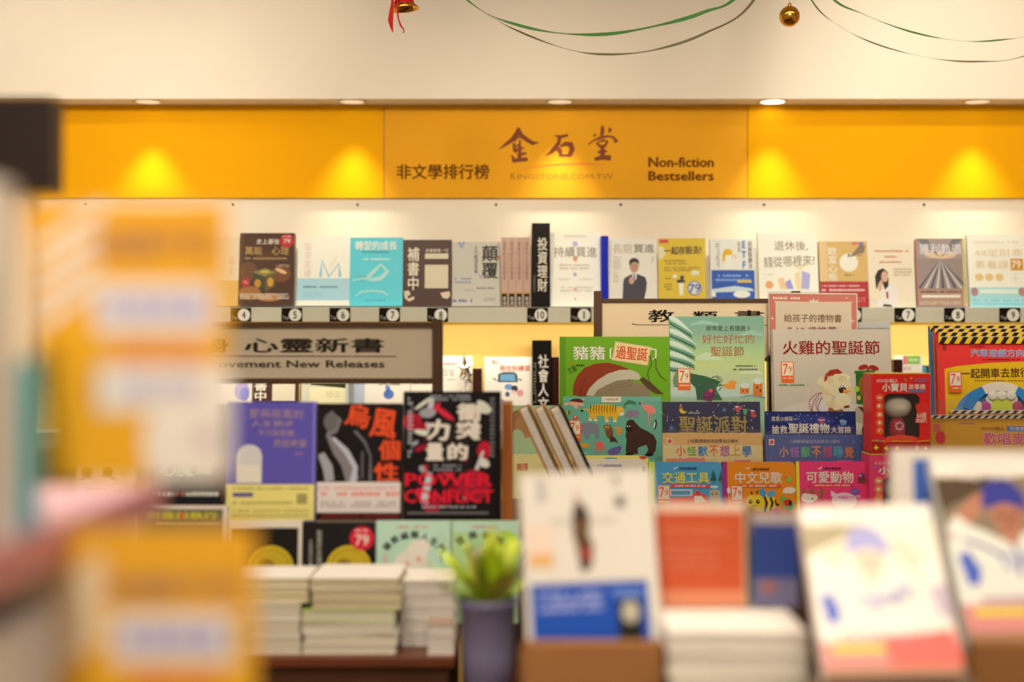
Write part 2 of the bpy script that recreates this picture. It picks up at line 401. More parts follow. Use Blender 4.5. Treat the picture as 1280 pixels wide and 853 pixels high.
for px, n in ((288, '4'), (352, '5'), (412, '6'), (474, '7'), (534, '8'), (659, '10'), (713, '1'), (1051, '6'), (1118, '7'), (1180, '8'), (1249, '9')):
    side = {288: 'under the glowing cube book, beside the big yellow card', 352: 'between the cube book and the letter M book', 412: 'between the letter M book and the turquoise book', 474: 'between the turquoise book and the dark brown cover', 534: 'under the dark brown cover, above the left sign post', 659: 'at the foot of the black divider', 713: 'under the white dotted book', 1051: 'half hidden behind the pink poster', 1118: 'under the long-haired woman book', 1180: 'under the light trails book', 1249: 'under the far right white book'}[px]
    a = Wp(px, 403, YL); ww = 26/F*YL; hh = 18/F*YL
    t_ = root('rank_tag', 'black rank tag numbered %s, %s' % (n, side), 'tag', (a.x, YL-.0007, a.z), (0,0,0), 'numbered rank tags on the upper shelf')
    mb = MB(); mb.box(0, ww, -.002, 0, 0, hh, alb('1C140C')); mb.build('card', PRINT, t_)
    mp = lambda qx, qy, px=px: ((qx-px)/26*ww, (403-qy)/18*hh)
    Zm(0, 0, 1)
    print_part('number_disc', [ell(px+17, 394, 7.8, 7.8, 'F0E0BC', 24)], mp, t_, -.0022)
    nw = 4.6 if len(n) == 1 else 9
    print_part('tag_lettering', [text(n, px+17-nw/2 if n != '1' else px+16.1, 389.3, px+17+nw/2 if n != '1' else px+17.8, 398.8, '30200F', .02), text('Top', px+1.5, 395, px+9, 400.5, 'C8B48C', 0)], mp, t_, -.0024)

# ---- books of the upper wall shelf
GU = 'face-out bestsellers on the upper wall shelf'
def ub(label, x0, y0, x1, cover, parts, Y=4.235, t=.02, y1=384, **k):
    k.setdefault('lean', 9)
    return book('book', label, 'book', (x0, y0, x1, y1), Y, t, cover=cover, parts=parts, group=GU, **k)
ILL[:] = [1.25, 1.02, .72]
Zm(0, 0, 1)
ub('cream book with pale vertical title and orange foot, behind the big yellow card', 240, 296, 297, 'F2DDB0', [('cover_picture', [rect(240, 352, 297, 384, 'E9B860')]), ('title', [text('相信', 284, 322, 290, 345, 'D8B890', 0, True)])])
Zm(280, 270, 5.686)
ub('dark brown book with a glowing golden cube and red round sticker', 297.5, 291.5, 366, '4A2410', [
 ('cover_picture', [ell(300, 300, 90, 40, '5A2C12'), ell(170, 400, 60, 70, '70401A'), ell(400, 420, 70, 60, '7A4418'), ell(180, 560, 80, 50, 'A8682A'), ell(320, 590, 90, 30, 'B87838'), ell(400, 400, 45, 14, 'E8B878', rot=.4),
   poly([(198, 410), (285, 440), (290, 550), (205, 505)], '3A3A20'), poly([(285, 440), (365, 410), (360, 510), (290, 550)], '6A5018'), poly([(198, 410), (285, 378), (365, 410), (285, 440)], '8A8038'),
   ell(235, 490, 24, 30, 'C88A20'), ell(325, 480, 22, 34, 'D89C28'), ell(285, 405, 35, 10, 'D8B040'), greek(110, 560, 460, 605, 'E8D0A8', 3)]),
 ('title', [text('史上最強', 218, 165, 382, 205, 'F0D8B0', .01), text('萬能', 140, 222, 262, 282, 'C89A50', .01), text('心理', 330, 222, 452, 282, 'C89A50', .01), greek(140, 295, 445, 320, 'B08A50', 1), greek(360, 350, 460, 372, 'C8A880', 2)]),
 ('red_sticker', [ell(437, 180, 50, 50, 'C82828', 24), text('79', 412, 165, 462, 198, 'F0D0B8', .02), greek(405, 140, 465, 155, 'F0C0A8', 1)]),
 ('red_sticker', [ell(150, 483, 33, 36, 'B82020', 20), greek(130, 470, 172, 495, 'E8A890', 2)])], t=.03, spine='R', spinec='6A6058', pages='C8B090', back='302018')
ub('white book with a pale blue letter M and light blue lower band', 370.5, 296, 437, 'FFFCF2', [
 ('cover_picture', [rect(515, 452, 890, 610, 'BFE6F4'), line([(680, 440), (690, 320), (740, 440), (810, 345), (820, 440)], [20, 12, 16, 12, 20], '9CD4EE'), line([(740, 390), (795, 290)], 5, 'E8D0A0'), greek(560, 500, 810, 525, '6A8A98', 1), greek(560, 550, 700, 590, '9CC8D8', 3)]),
 ('title', [text('點非定律', 562, 190, 612, 445, 'F4CDB4', 0, True)])], lean=11)
ub('turquoise book with a white looping ribbon drawing', 436.5, 297, 503, '5CD6D4', [
 ('cover_picture', [line([(960, 430), (1040, 460), (1110, 450), (1160, 400), (1110, 350), (1060, 400), (1010, 450), (960, 430)], [10, 26, 34, 26, 16, 30, 26, 10], 'C2F0E8'), line([(930, 580), (980, 545), (1060, 540), (1120, 545), (1170, 575)], [6, 12, 10, 12, 6], 'C2F0E8'), line([(910, 465), (990, 450), (1060, 470)], 14, 'B0ECE4'), greek(975, 250, 1180, 268, '2E8A8C', 1), greek(985, 300, 1170, 320, 'E8FFF4', 1), greek(1000, 600, 1150, 615, '3A9A9A', 1)]),
 ('title', [text('轉型的成長', 925, 180, 1225, 245, 'FFFCE8', .015)])], spine='L')
Zm(490, 270, 4.741)
ub('dark brown restocking notice cover with a plain cream square', 503.5, 300, 564.5, '4C2A22', [
 ('cover_picture', [rect(193, 292, 332, 432, 'E6CFA2'), rect(193, 224, 332, 256, 'E6CFA2'), poly([(70, 450), (100, 445), (110, 470), (90, 480), (95, 495), (130, 480), (132, 498), (100, 512), (75, 490)], 'E8C8A0'), poly([(285, 460), (340, 450), (345, 475), (330, 495), (300, 490)], 'E8C8A0')]),
 ('title', [text('補書中', 88, 188, 160, 445, 'F0DCB4', .02, True), text('本書銷售一空', 196, 195, 332, 218, 'E8D0A8', .01)])], t=.012, lean=7)
ub('grey book with large black title and small bright scribbles', 565, 302.5, 625, 'CFC2A4', [
 ('cover_picture', [line([(395, 155), (410, 190), (425, 155)], 12, '7088B8'), line([(515, 350), (530, 375), (545, 330)], 10, 'A08AA8'), ell(632, 250, 8, 14, 'D06840'), greek(370, 365, 470, 408, '8A92A0', 2), greek(500, 425, 605, 440, '6A6458', 1), greek(415, 440, 490, 450, '9A927C', 1), greek(540, 490, 615, 510, 'A09880', 2), greek(358, 495, 475, 520, '506090', 1)]),
 ('title', [text('顛覆', 530, 175, 628, 375, '201A14', .02, True), text('人力資源思維', 485, 175, 508, 345, '4A4236', .005, True)])], t=.014)
for k in range(4):
    a0 = 626.3+9.3*k
    Zm(0, 0, 1)
    ub('pinkish beige spine with black foot, ' + ('leftmost of the four', 'second of the four', 'third of the four', 'rightmost of the four, against the black divider')[k],
       a0, 297, a0+8.8, 'D8AC8C', [('cover_picture', [rect(a0+.8, 367, a0+7.6, 383, '28201A'), rect(a0+.8, 366, a0+7.6, 367.6, 'D89028'), text('書', a0+2, 371, a0+6.5, 376, 'D8C8A8', .01), text('選', a0+2, 377, a0+6.5, 382, 'D8C8A8', .01)]),
       ('title', [text('思考的方法與練習', a0+2.4, 303, a0+6, 350, '7A5A48', 0, True)])], Y=4.225, t=.13, lean=0, spine='L', pages='F0E0C8')
Zm(490, 270, 4.741)
def divider(label, x0, y0, x1, y1, Y, s, sx0, sy0, sx1, sy1, vx0, vy0, vx1, vy1):
    a = Wp(x0, y1, Y); ww = (x1-x0)/F*Y; h = (y1-y0)/F*Y
    r = root('category_divider', label, 'divider', a, (0,0,0), 'black category dividers on the wall shelves')
    mb = MB(); mb.box(0, ww, 0, .15, 0, h, alb('16100C')); mb.build('block', GLOSS, r, bevel=.001)
    mp = lambda px, py: ((px-x0)/F*Y, (y1-py)/F*Y)
    print_part('title', [text(s, sx0, sy0, sx1, sy1, 'F0DCB8', .02, True)], mp, r, -.0004)
    print_part('side_lettering', [greek(vx0, vy0, vx1, vy1, '9A8668', 14)], mp, r, -.0004)
divider('tall black divider with white lettering on the upper shelf', 665, 279, 687.5, 384, 4.21, '投資理財', 862, 128, 922, 450, 838, 350, 850, 450)
ub('white book with small lilac and orange dots and grey title', 688, 291, 751.5, 'FFF6EA', [
 ('cover_picture', [ell(1088, 168, 17, 17, 'C8B4D8'), ell(1088, 258, 14, 17, 'E89468'), ell(1086, 352, 11, 11, 'B4A4C8'), ell(1086, 442, 11, 11, 'E8A080'), ell(1086, 500, 6, 6, 'A8A0B8'), greek(1025, 112, 1155, 128, 'D8C4A4', 1), greek(995, 285, 1175, 325, 'D8BCA0', 2), greek(985, 375, 1060, 388, 'DCC8AC', 1), greek(1110, 375, 1190, 388, 'DCC8AC', 1), greek(1000, 420, 1190, 460, 'E0C8B0', 2)]),
 ('title', [text('持續買進', 960, 185, 1218, 248, '8A7660', 0)])], y1=385, lean=10)
Zm(740, 270, 4.741)
ub('bright royal blue spine standing right of the dotted white book', 751.5, 295, 760.5, '1428B0', [('cover_picture', [rect(56, 130, 60, 500, '2038C8')])], Y=4.225, t=.13, lean=0)
ub('white book with a man in a dark suit straightening his tie', 761, 298.5, 822, 'F6E6C8', [
 ('cover_picture', [poly([(180, 540), (186, 400), (195, 372), (232, 352), (250, 345), (272, 348), (318, 368), (328, 400), (322, 450), (300, 540)], '2E2A38'), poly([(238, 352), (270, 346), (262, 385), (245, 380)], 'F0E4D8'), line([(254, 352), (250, 400)], 8, '3A4468'),
   ell(253, 305, 27, 36, 'C89070', 20), poly([(224, 292), (224, 268), (240, 254), (262, 252), (280, 264), (286, 300), (278, 285), (262, 276), (240, 280), (230, 300)], '1C1410'), ell(236, 388, 16, 22, 'D09A78'), line([(244, 300), (248, 300)], 4, '2A1A10'), line([(258, 300), (264, 300)], 4, '2A1A10'), line([(246, 322), (260, 322)], 3, '9A5A48'), greek(130, 240, 175, 320, 'C8B898', 6), greek(130, 330, 160, 400, 'C8B898', 5), greek(355, 240, 372, 280, 'C8B898', 4)]),
 ('title', [text('長期', 128, 168, 240, 225, 'C8AE88', 0), text('買進', 250, 168, 375, 222, '8A7C60', .01)])], y1=385, t=.018)
ub('yellow book with bold brown title and round 79 stamp', 823, 298, 882, 'E8C022', [
 ('cover_picture', [ell(402, 220, 35, 40, 'F0E0A0'), rect(400, 140, 455, 162, 'D84A38'), greek(430, 262, 560, 295, '9A7A18', 2), greek(430, 305, 640, 335, '9A7A18', 2), ell(492, 365, 11, 11, 'F8F0D0'), ell(528, 395, 26, 12, '302010'), ell(535, 372, 12, 12, '2A1C10'), poly([(515, 405), (545, 405), (540, 480), (520, 480)], 'F8F0D8'), rect(590, 330, 635, 358, 'F0E4B0'), greek(435, 370, 470, 385, '8A6A10', 1), greek(430, 405, 475, 450, '9A7A18', 3), ell(608, 437, 41, 44, '3A68A8', 24), ell(608, 437, 35, 38, 'E8E0C0', 24), text('79', 575, 412, 642, 465, '2A58A0', .02)]),
 ('title', [text('一起存股去!', 428, 182, 650, 232, '50300C', .03, rot=-.03)])], y1=385, spine='R', spinec='B86A18', t=.03, yaw=-5, back='C07020', pages='C87A20')
ub('white book over a blue lower half, with a yellow-haired drawn face', 889, 299, 945, 'F4EAD2', [
 ('cover_picture', [rect(712, 325, 968, 560, '2858A8'), greek(735, 345, 950, 395, '88A8D0', 2), rect(865, 385, 950, 400, 'E8C030'), poly([(712, 440), (780, 430), (850, 420), (950, 435), (962, 450), (712, 460)], 'D8E4EC'), rect(712, 455, 735, 485, 'F0F0E8'), ell(890, 470, 50, 22, 'F4EEDC'),
   ell(812, 245, 28, 40, 'F8F0D8'), poly([(778, 270), (782, 225), (795, 200), (820, 196), (838, 210), (840, 235), (800, 235), (792, 275)], 'F0B820'), line([(835, 250), (855, 232), (860, 260)], 5, 'D8B070'), poly([(785, 290), (812, 280), (840, 292), (850, 320), (775, 320)], 'F4F0E0'), greek(742, 160, 762, 310, '90887C', 10), greek(872, 155, 888, 215, '60584C', 5)]),
 ('title', [text('ETF', 893, 150, 922, 315, '3A78C0', .03, True), text('存股致勝法', 932, 152, 958, 315, '706454', .01, True)])], y1=385, t=.016)
ub('white book with a crowd of pale coloured figures and hand-drawn title', 949.5, 290.5, 1024, 'FFFDF4', [
 ('cover_picture', [ell(1055, 415, 24, 24, 'F0A868'), poly([(1105, 380), (1140, 370), (1160, 440), (1120, 440)], 'F8C890'), poly([(1150, 400), (1180, 380), (1200, 440), (1160, 440)], 'B0A8E8'), poly([(1205, 350), (1240, 330), (1250, 440), (1215, 440)], 'F8D8A0'), poly([(1250, 330), (1300, 350), (1290, 440), (1245, 440)], 'C0B8F0'), line([(1200, 290), (1240, 320), (1275, 290)], 8, 'F0C860'), greek(1025, 345, 1080, 360, 'E0D0B0', 1)]),
 ('title', [text('退休後,', 1090, 150, 1275+15, 210, '8A7254', 0), text('錢從哪裡來?', 1025, 240, 1330, 305, '8A7254', 0, rot=-.05)])], y1=385, t=.022)
Zm(1000, 270, 4.571)
ub('golden book with a white disc and a red paper band', 1026, 302, 1086.5, 'DDB062', [
 ('cover_picture', [rect(120, 150, 165, 380, 'E8C080'), ell(288, 270, 53, 53, 'F6E6C4', 28), poly([(292, 240), (360, 160), (385, 175), (380, 210)], '8A7058'), poly([(280, 245), (288, 215), (300, 232), (290, 232)], '2A2018'), rect(310, 150, 345, 168, 'E07858'), rect(350, 150, 375, 168, '8070A0'), greek(262, 335, 315, 350, '8A6A38', 1), greek(345, 205, 368, 235, '9A7A48', 2)]),
 ('paper_band', [rect(118, 380, 394, 530, 'B81E28'), greek(128, 398, 345, 412, 'F0C0A8', 1), greek(128, 418, 375, 440, 'F0C8B0', 1), greek(135, 470, 375, 500, 'D88070', 2)]),
 ('title', [text('致富心態', 168, 180, 222, 378, 'FBECC8', .01, True)])], y1=385)
ub('cream book with a long-haired woman resting her cheek on her hand', 1087, 305, 1145, 'F6DFB4', [
 ('cover_picture', [poly([(440, 430), (436, 350), (455, 315), (485, 303), (510, 325), (514, 365), (505, 480), (498, 490), (480, 470), (470, 400), (450, 410)], '1C120E'), ell(492, 352, 20, 32, 'E0AA84', 18), poly([(440, 530), (450, 490), (470, 480), (460, 400), (478, 390), (490, 430), (520, 395), (550, 400), (565, 440), (555, 530)], 'F4E2C8'), poly([(450, 400), (470, 368), (480, 380), (470, 430), (455, 440)], 'E0AA84'), poly([(495, 440), (508, 440), (508, 480), (498, 480)], 'A03830'), poly([(470, 525), (480, 512), (520, 515), (530, 528)], '2A1C18'), poly([(400, 465), (425, 480), (445, 490), (440, 520), (400, 500)], 'E8D8B8'), greek(545, 300, 650, 350, 'C8A888', 3)]),
 ('title', [greek(440, 192, 635, 212, 'D89068', 1), greek(485, 225, 568, 245, 'D89068', 1), greek(465, 256, 590, 276, 'D89068', 1)])], y1=386, lean=10)
rays = []
for k in range(9):
    x = 700+k*30
    rays.append(poly([(812, 252), (814, 252), (680+k*34+14, 420), (680+k*34, 420)], 'D8C8B0' if k % 2 else '4A4A58'))
ub('greyish book with light trails racing along rails, pink edged', 1147.5, 298.5, 1208, '9A8474', [
 ('cover_picture', [rect(676, 132, 945, 250, 'A89080'), ell(815, 225, 90, 22, 'E8BE90'), poly([(680, 132), (812, 240), (740, 132)], '7A746C'), poly([(945, 132), (816, 240), (885, 132)], '7A746C')]+rays+[rect(676, 424, 945, 520, 'B08868'), rect(700, 458, 918, 474, 'F0DCC0'), greek(695, 430, 925, 448, '5A3A28', 1), greek(690, 492, 920, 515, 'D8B898', 2), rect(672, 132, 679, 525, 'E06858'), rect(938, 132, 946, 525, 'E8C868')]),
 ('title', [text('獲利軌道', 695, 160, 935, 222, 'E8DCCC', .01)])], y1=386, spine='R', spinec='E8C860', t=.02, yaw=-3)
ub('white book with orange circles, star and pale turquoise band, far right', 1213, 293.5, 1282, 'FFFCEE', [
 ('cover_picture', [ell(1034, 355, 24, 22, 'F0C880'), ell(1091, 355, 24, 22, 'F0C880'), ell(1149, 355, 24, 22, 'F0C880'), line([(1240, 330), (1240, 390)], 4, 'F0D8A8'), line([(1210, 362), (1270, 362)], 4, 'F0D8A8'), rect(975, 415, 1290, 530, 'B8E4E0'), ell(1002, 440, 20, 26, 'C08878'), ell(1275, 440, 22, 26, 'C08878'), rect(1030, 425, 1250, 450, 'F4FFF8'), greek(990, 480, 1280, 520, '8ACAC8', 2), greek(1010, 140, 1280, 160, 'F0D8B0', 1)]),
 ('title', [text('48堂財商', 1012, 190, 1290, 235, 'F0CC98', 0), text('素養課', 1012, 258, 1205, 305, 'F0CC98', 0), rect(1216, 248, 1290, 315, 'E09838'), text('79', 1222, 258, 1275, 305, 'FFE8C0', .02)])], y1=386)

# ---- books of the lower wall shelf
GL = 'books on the lower wall shelf'
def lb(label, x0, y0, x1, cover, parts, Y=4.235, t=.02, y1=540, **k):
    k.setdefault('lean', 9)
    return book('book', label, 'book', (x0, y0, x1, y1), Y, t, cover=cover, parts=parts, group=GL, **k)
ILL[:] = [1.05, .84, .55]
Zm(280, 380, 4.571)
lb('glossy lilac and cream book under the left grey sign, beside the big yellow card', 250, 470, 313.5, 'F0D8B8', [('cover_picture', [ell(95, 500, 45, 55, 'B8A0B8'), ell(110, 520, 28, 40, '9088C0')])])
lb('brown restocking notice cover with a plain cream square, below the left grey sign', 315, 458, 372, '4C2A22', [('cover_picture', [rect(270, 455, 400, 560, 'E6CFA2')]), ('title', [text('補書中', 165, 380, 240, 560, 'F0DCB4', .02, True)])], t=.012)
lb('olive-edged book with a pale yellow field under the left grey sign', 374, 462, 434, 'D8CCA0', [('cover_picture', [rect(485, 480, 690, 640, 'F2E2A0'), poly([(490, 455), (690, 455), (690, 485), (490, 465)], '38300C'), rect(430, 440, 436, 640, '5A5228'), greek(580, 500, 660, 540, 'D8C078', 3)])])
lb('thin grey striped book just right of the olive-edged one', 434.5, 466, 440.5, 'A8A498', [('cover_picture', [rect(700, 440, 712, 640, 'E8E0D0')])], t=.12, lean=0, Y=4.225)
lb('white book with a small blue flower-pot drawing under the left grey sign', 441.5, 466, 512, 'F8F0E0', [('cover_picture', [rect(738, 440, 800, 640, 'B8B8B0'), ell(938, 520, 30, 28, '5870A0'), ell(935, 500, 12, 30, '486898'), ell(925, 480, 8, 14, '7090B8')]), ('title', [text('人間', 880, 440, 1000, 468, '403830', .01)])])
lb('white book whose upper edge shows right of the flower-pot book', 513, 468, 540, 'F4ECDC', [('title', [greek(1080, 440, 1180, 460, 'A08A70', 1)])])
Zm(540, 420, 4.264)
lb('white book with grey and red title behind the silver stars', 541, 445, 590, 'F8EFD8', [('title', [greek(60, 140, 140, 160, 'D07868', 1), text('住址', 52, 172, 118, 215, '8A8074', 0), greek(60, 230, 120, 242, 'B0A890', 1)])])
lb('small dark brown book behind the silver stars', 591, 461, 602, '482418', [('cover_picture', [rect(220, 176, 262, 182, '603424')])], t=.1, lean=0, Y=4.225)
lb('cream book with a drawn car window and red handwritten title', 605.5, 446.5, 665, 'F2E2C8', [
 ('cover_picture', [poly([(350, 250), (352, 205), (380, 195), (440, 195), (455, 210), (458, 250)], '484848'), poly([(362, 242), (364, 208), (440, 205), (446, 244)], '6A98A8'), ell(408, 275, 22, 16, '6A90B0'), ell(440, 285, 18, 18, '302838'), ell(470, 308, 18, 18, 'E89088'), ell(435, 302, 10, 10, 'E8B898'), ell(402, 315, 12, 14, '505868'), ell(372, 352, 12, 10, '8088A0'), line([(325, 228), (345, 240)], 6, '404040'), line([(460, 232), (480, 240)], 6, '404040')]),
 ('title', [text('一個人', 300, 128, 355, 152, 'C85840', .01), text('我在好練習', 360, 158, 522, 190, 'C84838', .01)])], t=.015)
divider('tall black divider with white lettering on the lower shelf', 665.5, 425.5, 689.5, 540, 4.21, '社會人文', 565, 100, 622, 400, 543, 140, 556, 360)
lb('dark maroon spine standing right of the lower black divider', 690, 446.5, 699, '3A1410', [('cover_picture', [rect(640, 106, 672, 114, 'D8B898')])], t=.13, lean=0, Y=4.225)
lb('dark maroon spine behind the right edge of the turkey picture book', 1117, 449.5, 1128, '3A1410', [('cover_picture', [])], t=.13, lean=0, Y=4.225)
Zm(1080, 390, 4.49)
r_ = root('small_carton', 'small white carton with pink and green top behind the red toy box', 'box', Wp(1128.5, 541, 4.23), (0,0,0))
hh = (541-445)/F*4.23; ww = 24.5/F*4.23
mb = MB(); mb.box(0, ww, 0, .1, 0, hh, alb('F0E8D0')); mb.build('carton_body', PRINT, r_)
mpc = lambda px, py: ((px-1128.5)/F*4.23, (541-py)/F*4.23)
print_part('carton_print', [rect(219, 246, 243, 294, 'E88070'), rect(243, 246, 314, 292, '90C040'), greek(255, 258, 300, 280, 'D8E8B0', 1), text('親子館', 222, 308, 265, 332, 'D07860', 0)], mpc, r_)
for k in range(3):
    lb(('teal', 'dark green', 'pale teal')[k]+' narrow spine beside the small white carton', 1154+4*k, 457, 1157.6+4*k, ('5A9898', '2E5A50', '88B0A8')[k], [('cover_picture', [])], t=.12, lean=0, Y=4.225)

# star ornament on the lower wall shelf
chrome = mat('chrome_silver', (.50, .48, .45), .18, metal=1, noise=.03)
s_ = root('star_ornament', 'silver faceted star ornament standing on a thin stem above the dark books', 'ornament', Wp(581, 541, 4.19)+Vector((0, 0, 0)), (0, 0, 0))
def star3(c, r1, r2, d, rot=0, sx=1.0, stretch=1.0):
    vs = [Vector((c[0], c[1]-d, c[2])), Vector((c[0], c[1]+d, c[2]))]
    for i in range(10):
        a = rot+math.pi/2+i*math.pi/5; r = r1 if i % 2 == 0 else r2
        if i == 0: r *= stretch
        vs.append(Vector((c[0]+r*math.cos(a)*sx, c[1], c[2]+r*math.sin(a))))
    fs = [(0, 2+i, 2+(i+1) % 10) for i in range(10)]+[(1, 2+(i+1) % 10, 2+i) for i in range(10)]
    return vs, fs
zz = Wp(581, 460, 4.19).z-Wp(581, 541, 4.19).z
mb = MB(); mb.add(*star3((0, 0, zz), .036, .014, .016, .08, .85, 1.25), (1,1,1,1)); mb.build('star', chrome, s_)
mb = MB(); mb.add(*star3((.008, -.012, zz-.032), .028, .011, .013, .3, .8), (1,1,1,1)); mb.build('star', chrome, s_)
mb = MB(); mb.tube([(0, .0, 0), (0, 0, zz-.005)], .0018, (1,1,1,1)); mb.lathe([(0, 0), (.02, 0), (.018, .004), (0, .005)], (1,1,1,1)); mb.build('stem', chrome, s_)

# ------------------------------------------------------------------ children's stepped display
ILL[:] = [.68, .51, .35]
wood = mat('stained_wood', (.10, .045, .02), .45, noise=.3, nscale=10)
fx0, fx1 = Wp(640, 0, 3.4).x, Wp(1500, 0, 3.4).x
dsp = root('stepped_display', 'dark wooden stepped display stand under the picture books', 'display stand', (0, 3.4, 0))
steps = [(3.14, 3.235, zt(672, 3.18)), (3.235, 3.335, zt(640, 3.28)), (3.335, 3.455, zt(601, 3.38)), (3.455, 3.72, zt(548, 3.5))]
for ya, yb, z in steps:
    mb = MB(); mb.box(fx0, fx1, ya-3.4, yb-3.4, z-.06, z-.002, (1,1,1,1)); mb.build('step', wood, dsp, bevel=.002)
    mb = MB(); mb.box(fx0, fx1, yb-3.4-.012, yb-3.4-.001, .02, z-.062, (1,1,1,1)); mb.build('riser', wood, dsp)
mb = MB(); mb.box(fx0, fx1, -.27, .32, 0, .02, (1,1,1,1)); mb.build('plinth', wood, dsp)
# topic sign behind the picture books
brown = mat('brown_sign_frame', (.085, .04, .02), .5, noise=.12, nscale=30)
def sign(label, x0, xp0, xp1, ytop, yb0, yb1, zbase, Y, panelc, bar, items, ptop, tail):
    a = Wp(xp0, ptop, Y); r = root('topic_sign', label, 'sign', (a.x, Y, zbase), (0,0,0), 'framed topic signs')
    px = lambda x: (x-xp0)/F*Y; pz = lambda y: Wp(0, y, Y).z-zbase
    def post(xa, xb):
        mb = MB(); mb.box(px(xa), px(xb), -.008, .016, 0, pz(ptop), (1,1,1,1)); mb.build('post', brown, r, bevel=.001)
    post(xp0, xp1); post(x0, x0+(xp1-xp0)) if x0 < xp0 else post(x0-(xp1-xp0), x0)
    l, h = (x0, xp0) if x0 < xp0 else (xp1, x0)
    if x0 < xp0: l += xp1-xp0
    else: h -= xp1-xp0
    for ya, yb in ((ytop, ytop+bar), (yb1-bar, yb1)):
        mb = MB(); mb.box(px(l), px(h), -.004, .012, pz(yb), pz(ya), (1,1,1,1)); mb.build('frame_bar', brown, r, bevel=.0008)
    mb = MB(); mb.box(px(l), px(h), .002, .006, pz(yb1-bar), pz(ytop+bar), alb(panelc)); mb.build('sign_panel', PRINT, r)
    print_part('sign_lettering', items, lambda x, y: (px(x), pz(y)), r, .0015, step=.0001)
ILL[:] = [.79, .69, .47]
Zm(735, 360, 5.565)
sign('cream framed topic sign behind the green and forest picture books', 1000, 742.5, 752.5, 373.5, 0, 452, steps[3][2], 3.68, 'D9BC8C', 4.6,
     [text('教', 418, 152, 600, 240, '241A12', .02), text('類', 725, 162, 905, 250, '241A12', .02), text('書', 1020, 155, 1225, 245, '241A12', .02), line([(305, 250), (345, 257), (1300, 259)], [5, 4, 3], '30241A'),
      text("Children's Books", 380, 275, 1180, 330, '30241A', .01)][:4], 364, 0)
ILL[:] = [.68, .51, .35]

def acrylic_holder(label, x0, y0, x1, y1, Y, roll):
    a = Wp((x0+x1)/2, y1, Y); r = root('sign_holder', label, 'sign holder', a, (R(-6), R(roll), 0))
    ww = (x1-x0)/F*Y; h = (y1-y0)/F*Y
    mb = MB(); mb.box(-ww/2, ww/2, -.004, -.002, 0, h, (1,1,1,1)).box(-ww/2, ww/2, .002, .004, 0, h, (1,1,1,1)); mb.build('clear_pocket', FILM, r)
    mb = MB(); mb.box(-ww/2+.003, ww/2-.003, -.001, .001, .003, h-.003, alb('D8CDB8')); mb.build('poster_sheet', PRINT, r)
    mb = MB(); mb.box(-ww/2, ww/2, -.05, .05, .0, .004, (1,1,1,1)); mb.build('foot', CLEAR, r)
    mp = lambda px, py: ((px-x0)/(x1-x0)*ww-ww/2, (y1-py)/(y1-y0)*h)
    return r, mp
r_, mp = acrylic_holder('pink festive poster in a clear stand behind the turkey picture book', 960.5, 363.5, 1075.5, 544.6, 3.59, .6)
Zm(880, 350, 5.016)
print_part('poster_print', [rect(415, 82, 968, 900, 'B8604A'), rect(455, 138, 935, 900, 'C4A682'), poly([(455, 138), (445, 128), (650, 132), (940, 128), (935, 142)], 'D0A880'),
   greek(440, 95, 610, 122, 'E0B898', 1), poly([(665, 118), (690, 125), (696, 105), (704, 125), (735, 115), (712, 140), (700, 134), (680, 142)], 'E8CC98'), line([(900, 100), (912, 108)], 5, 'E0A890'), line([(935, 235), (945, 265)], 4, 'E8C8A8'), line([(925, 250), (955, 250)], 4, 'E8C8A8'), line([(425, 240), (445, 240)], 4, 'E8C8A8'), line([(435, 228), (435, 252)], 4, 'E8C8A8'),
   text('給孩子的禮物書', 508, 210, 872, 262, '6A3E18', .01), text('7-10 歲推薦', 528, 288, 840, 338, '7A2838', .01)], mp, r_, -.0012)
mb = MB(); mb.box(-.118, -.1, -.02, .01, 0, .2, alb('0A0806')); mb.build('black_backing', SOLID, r_)

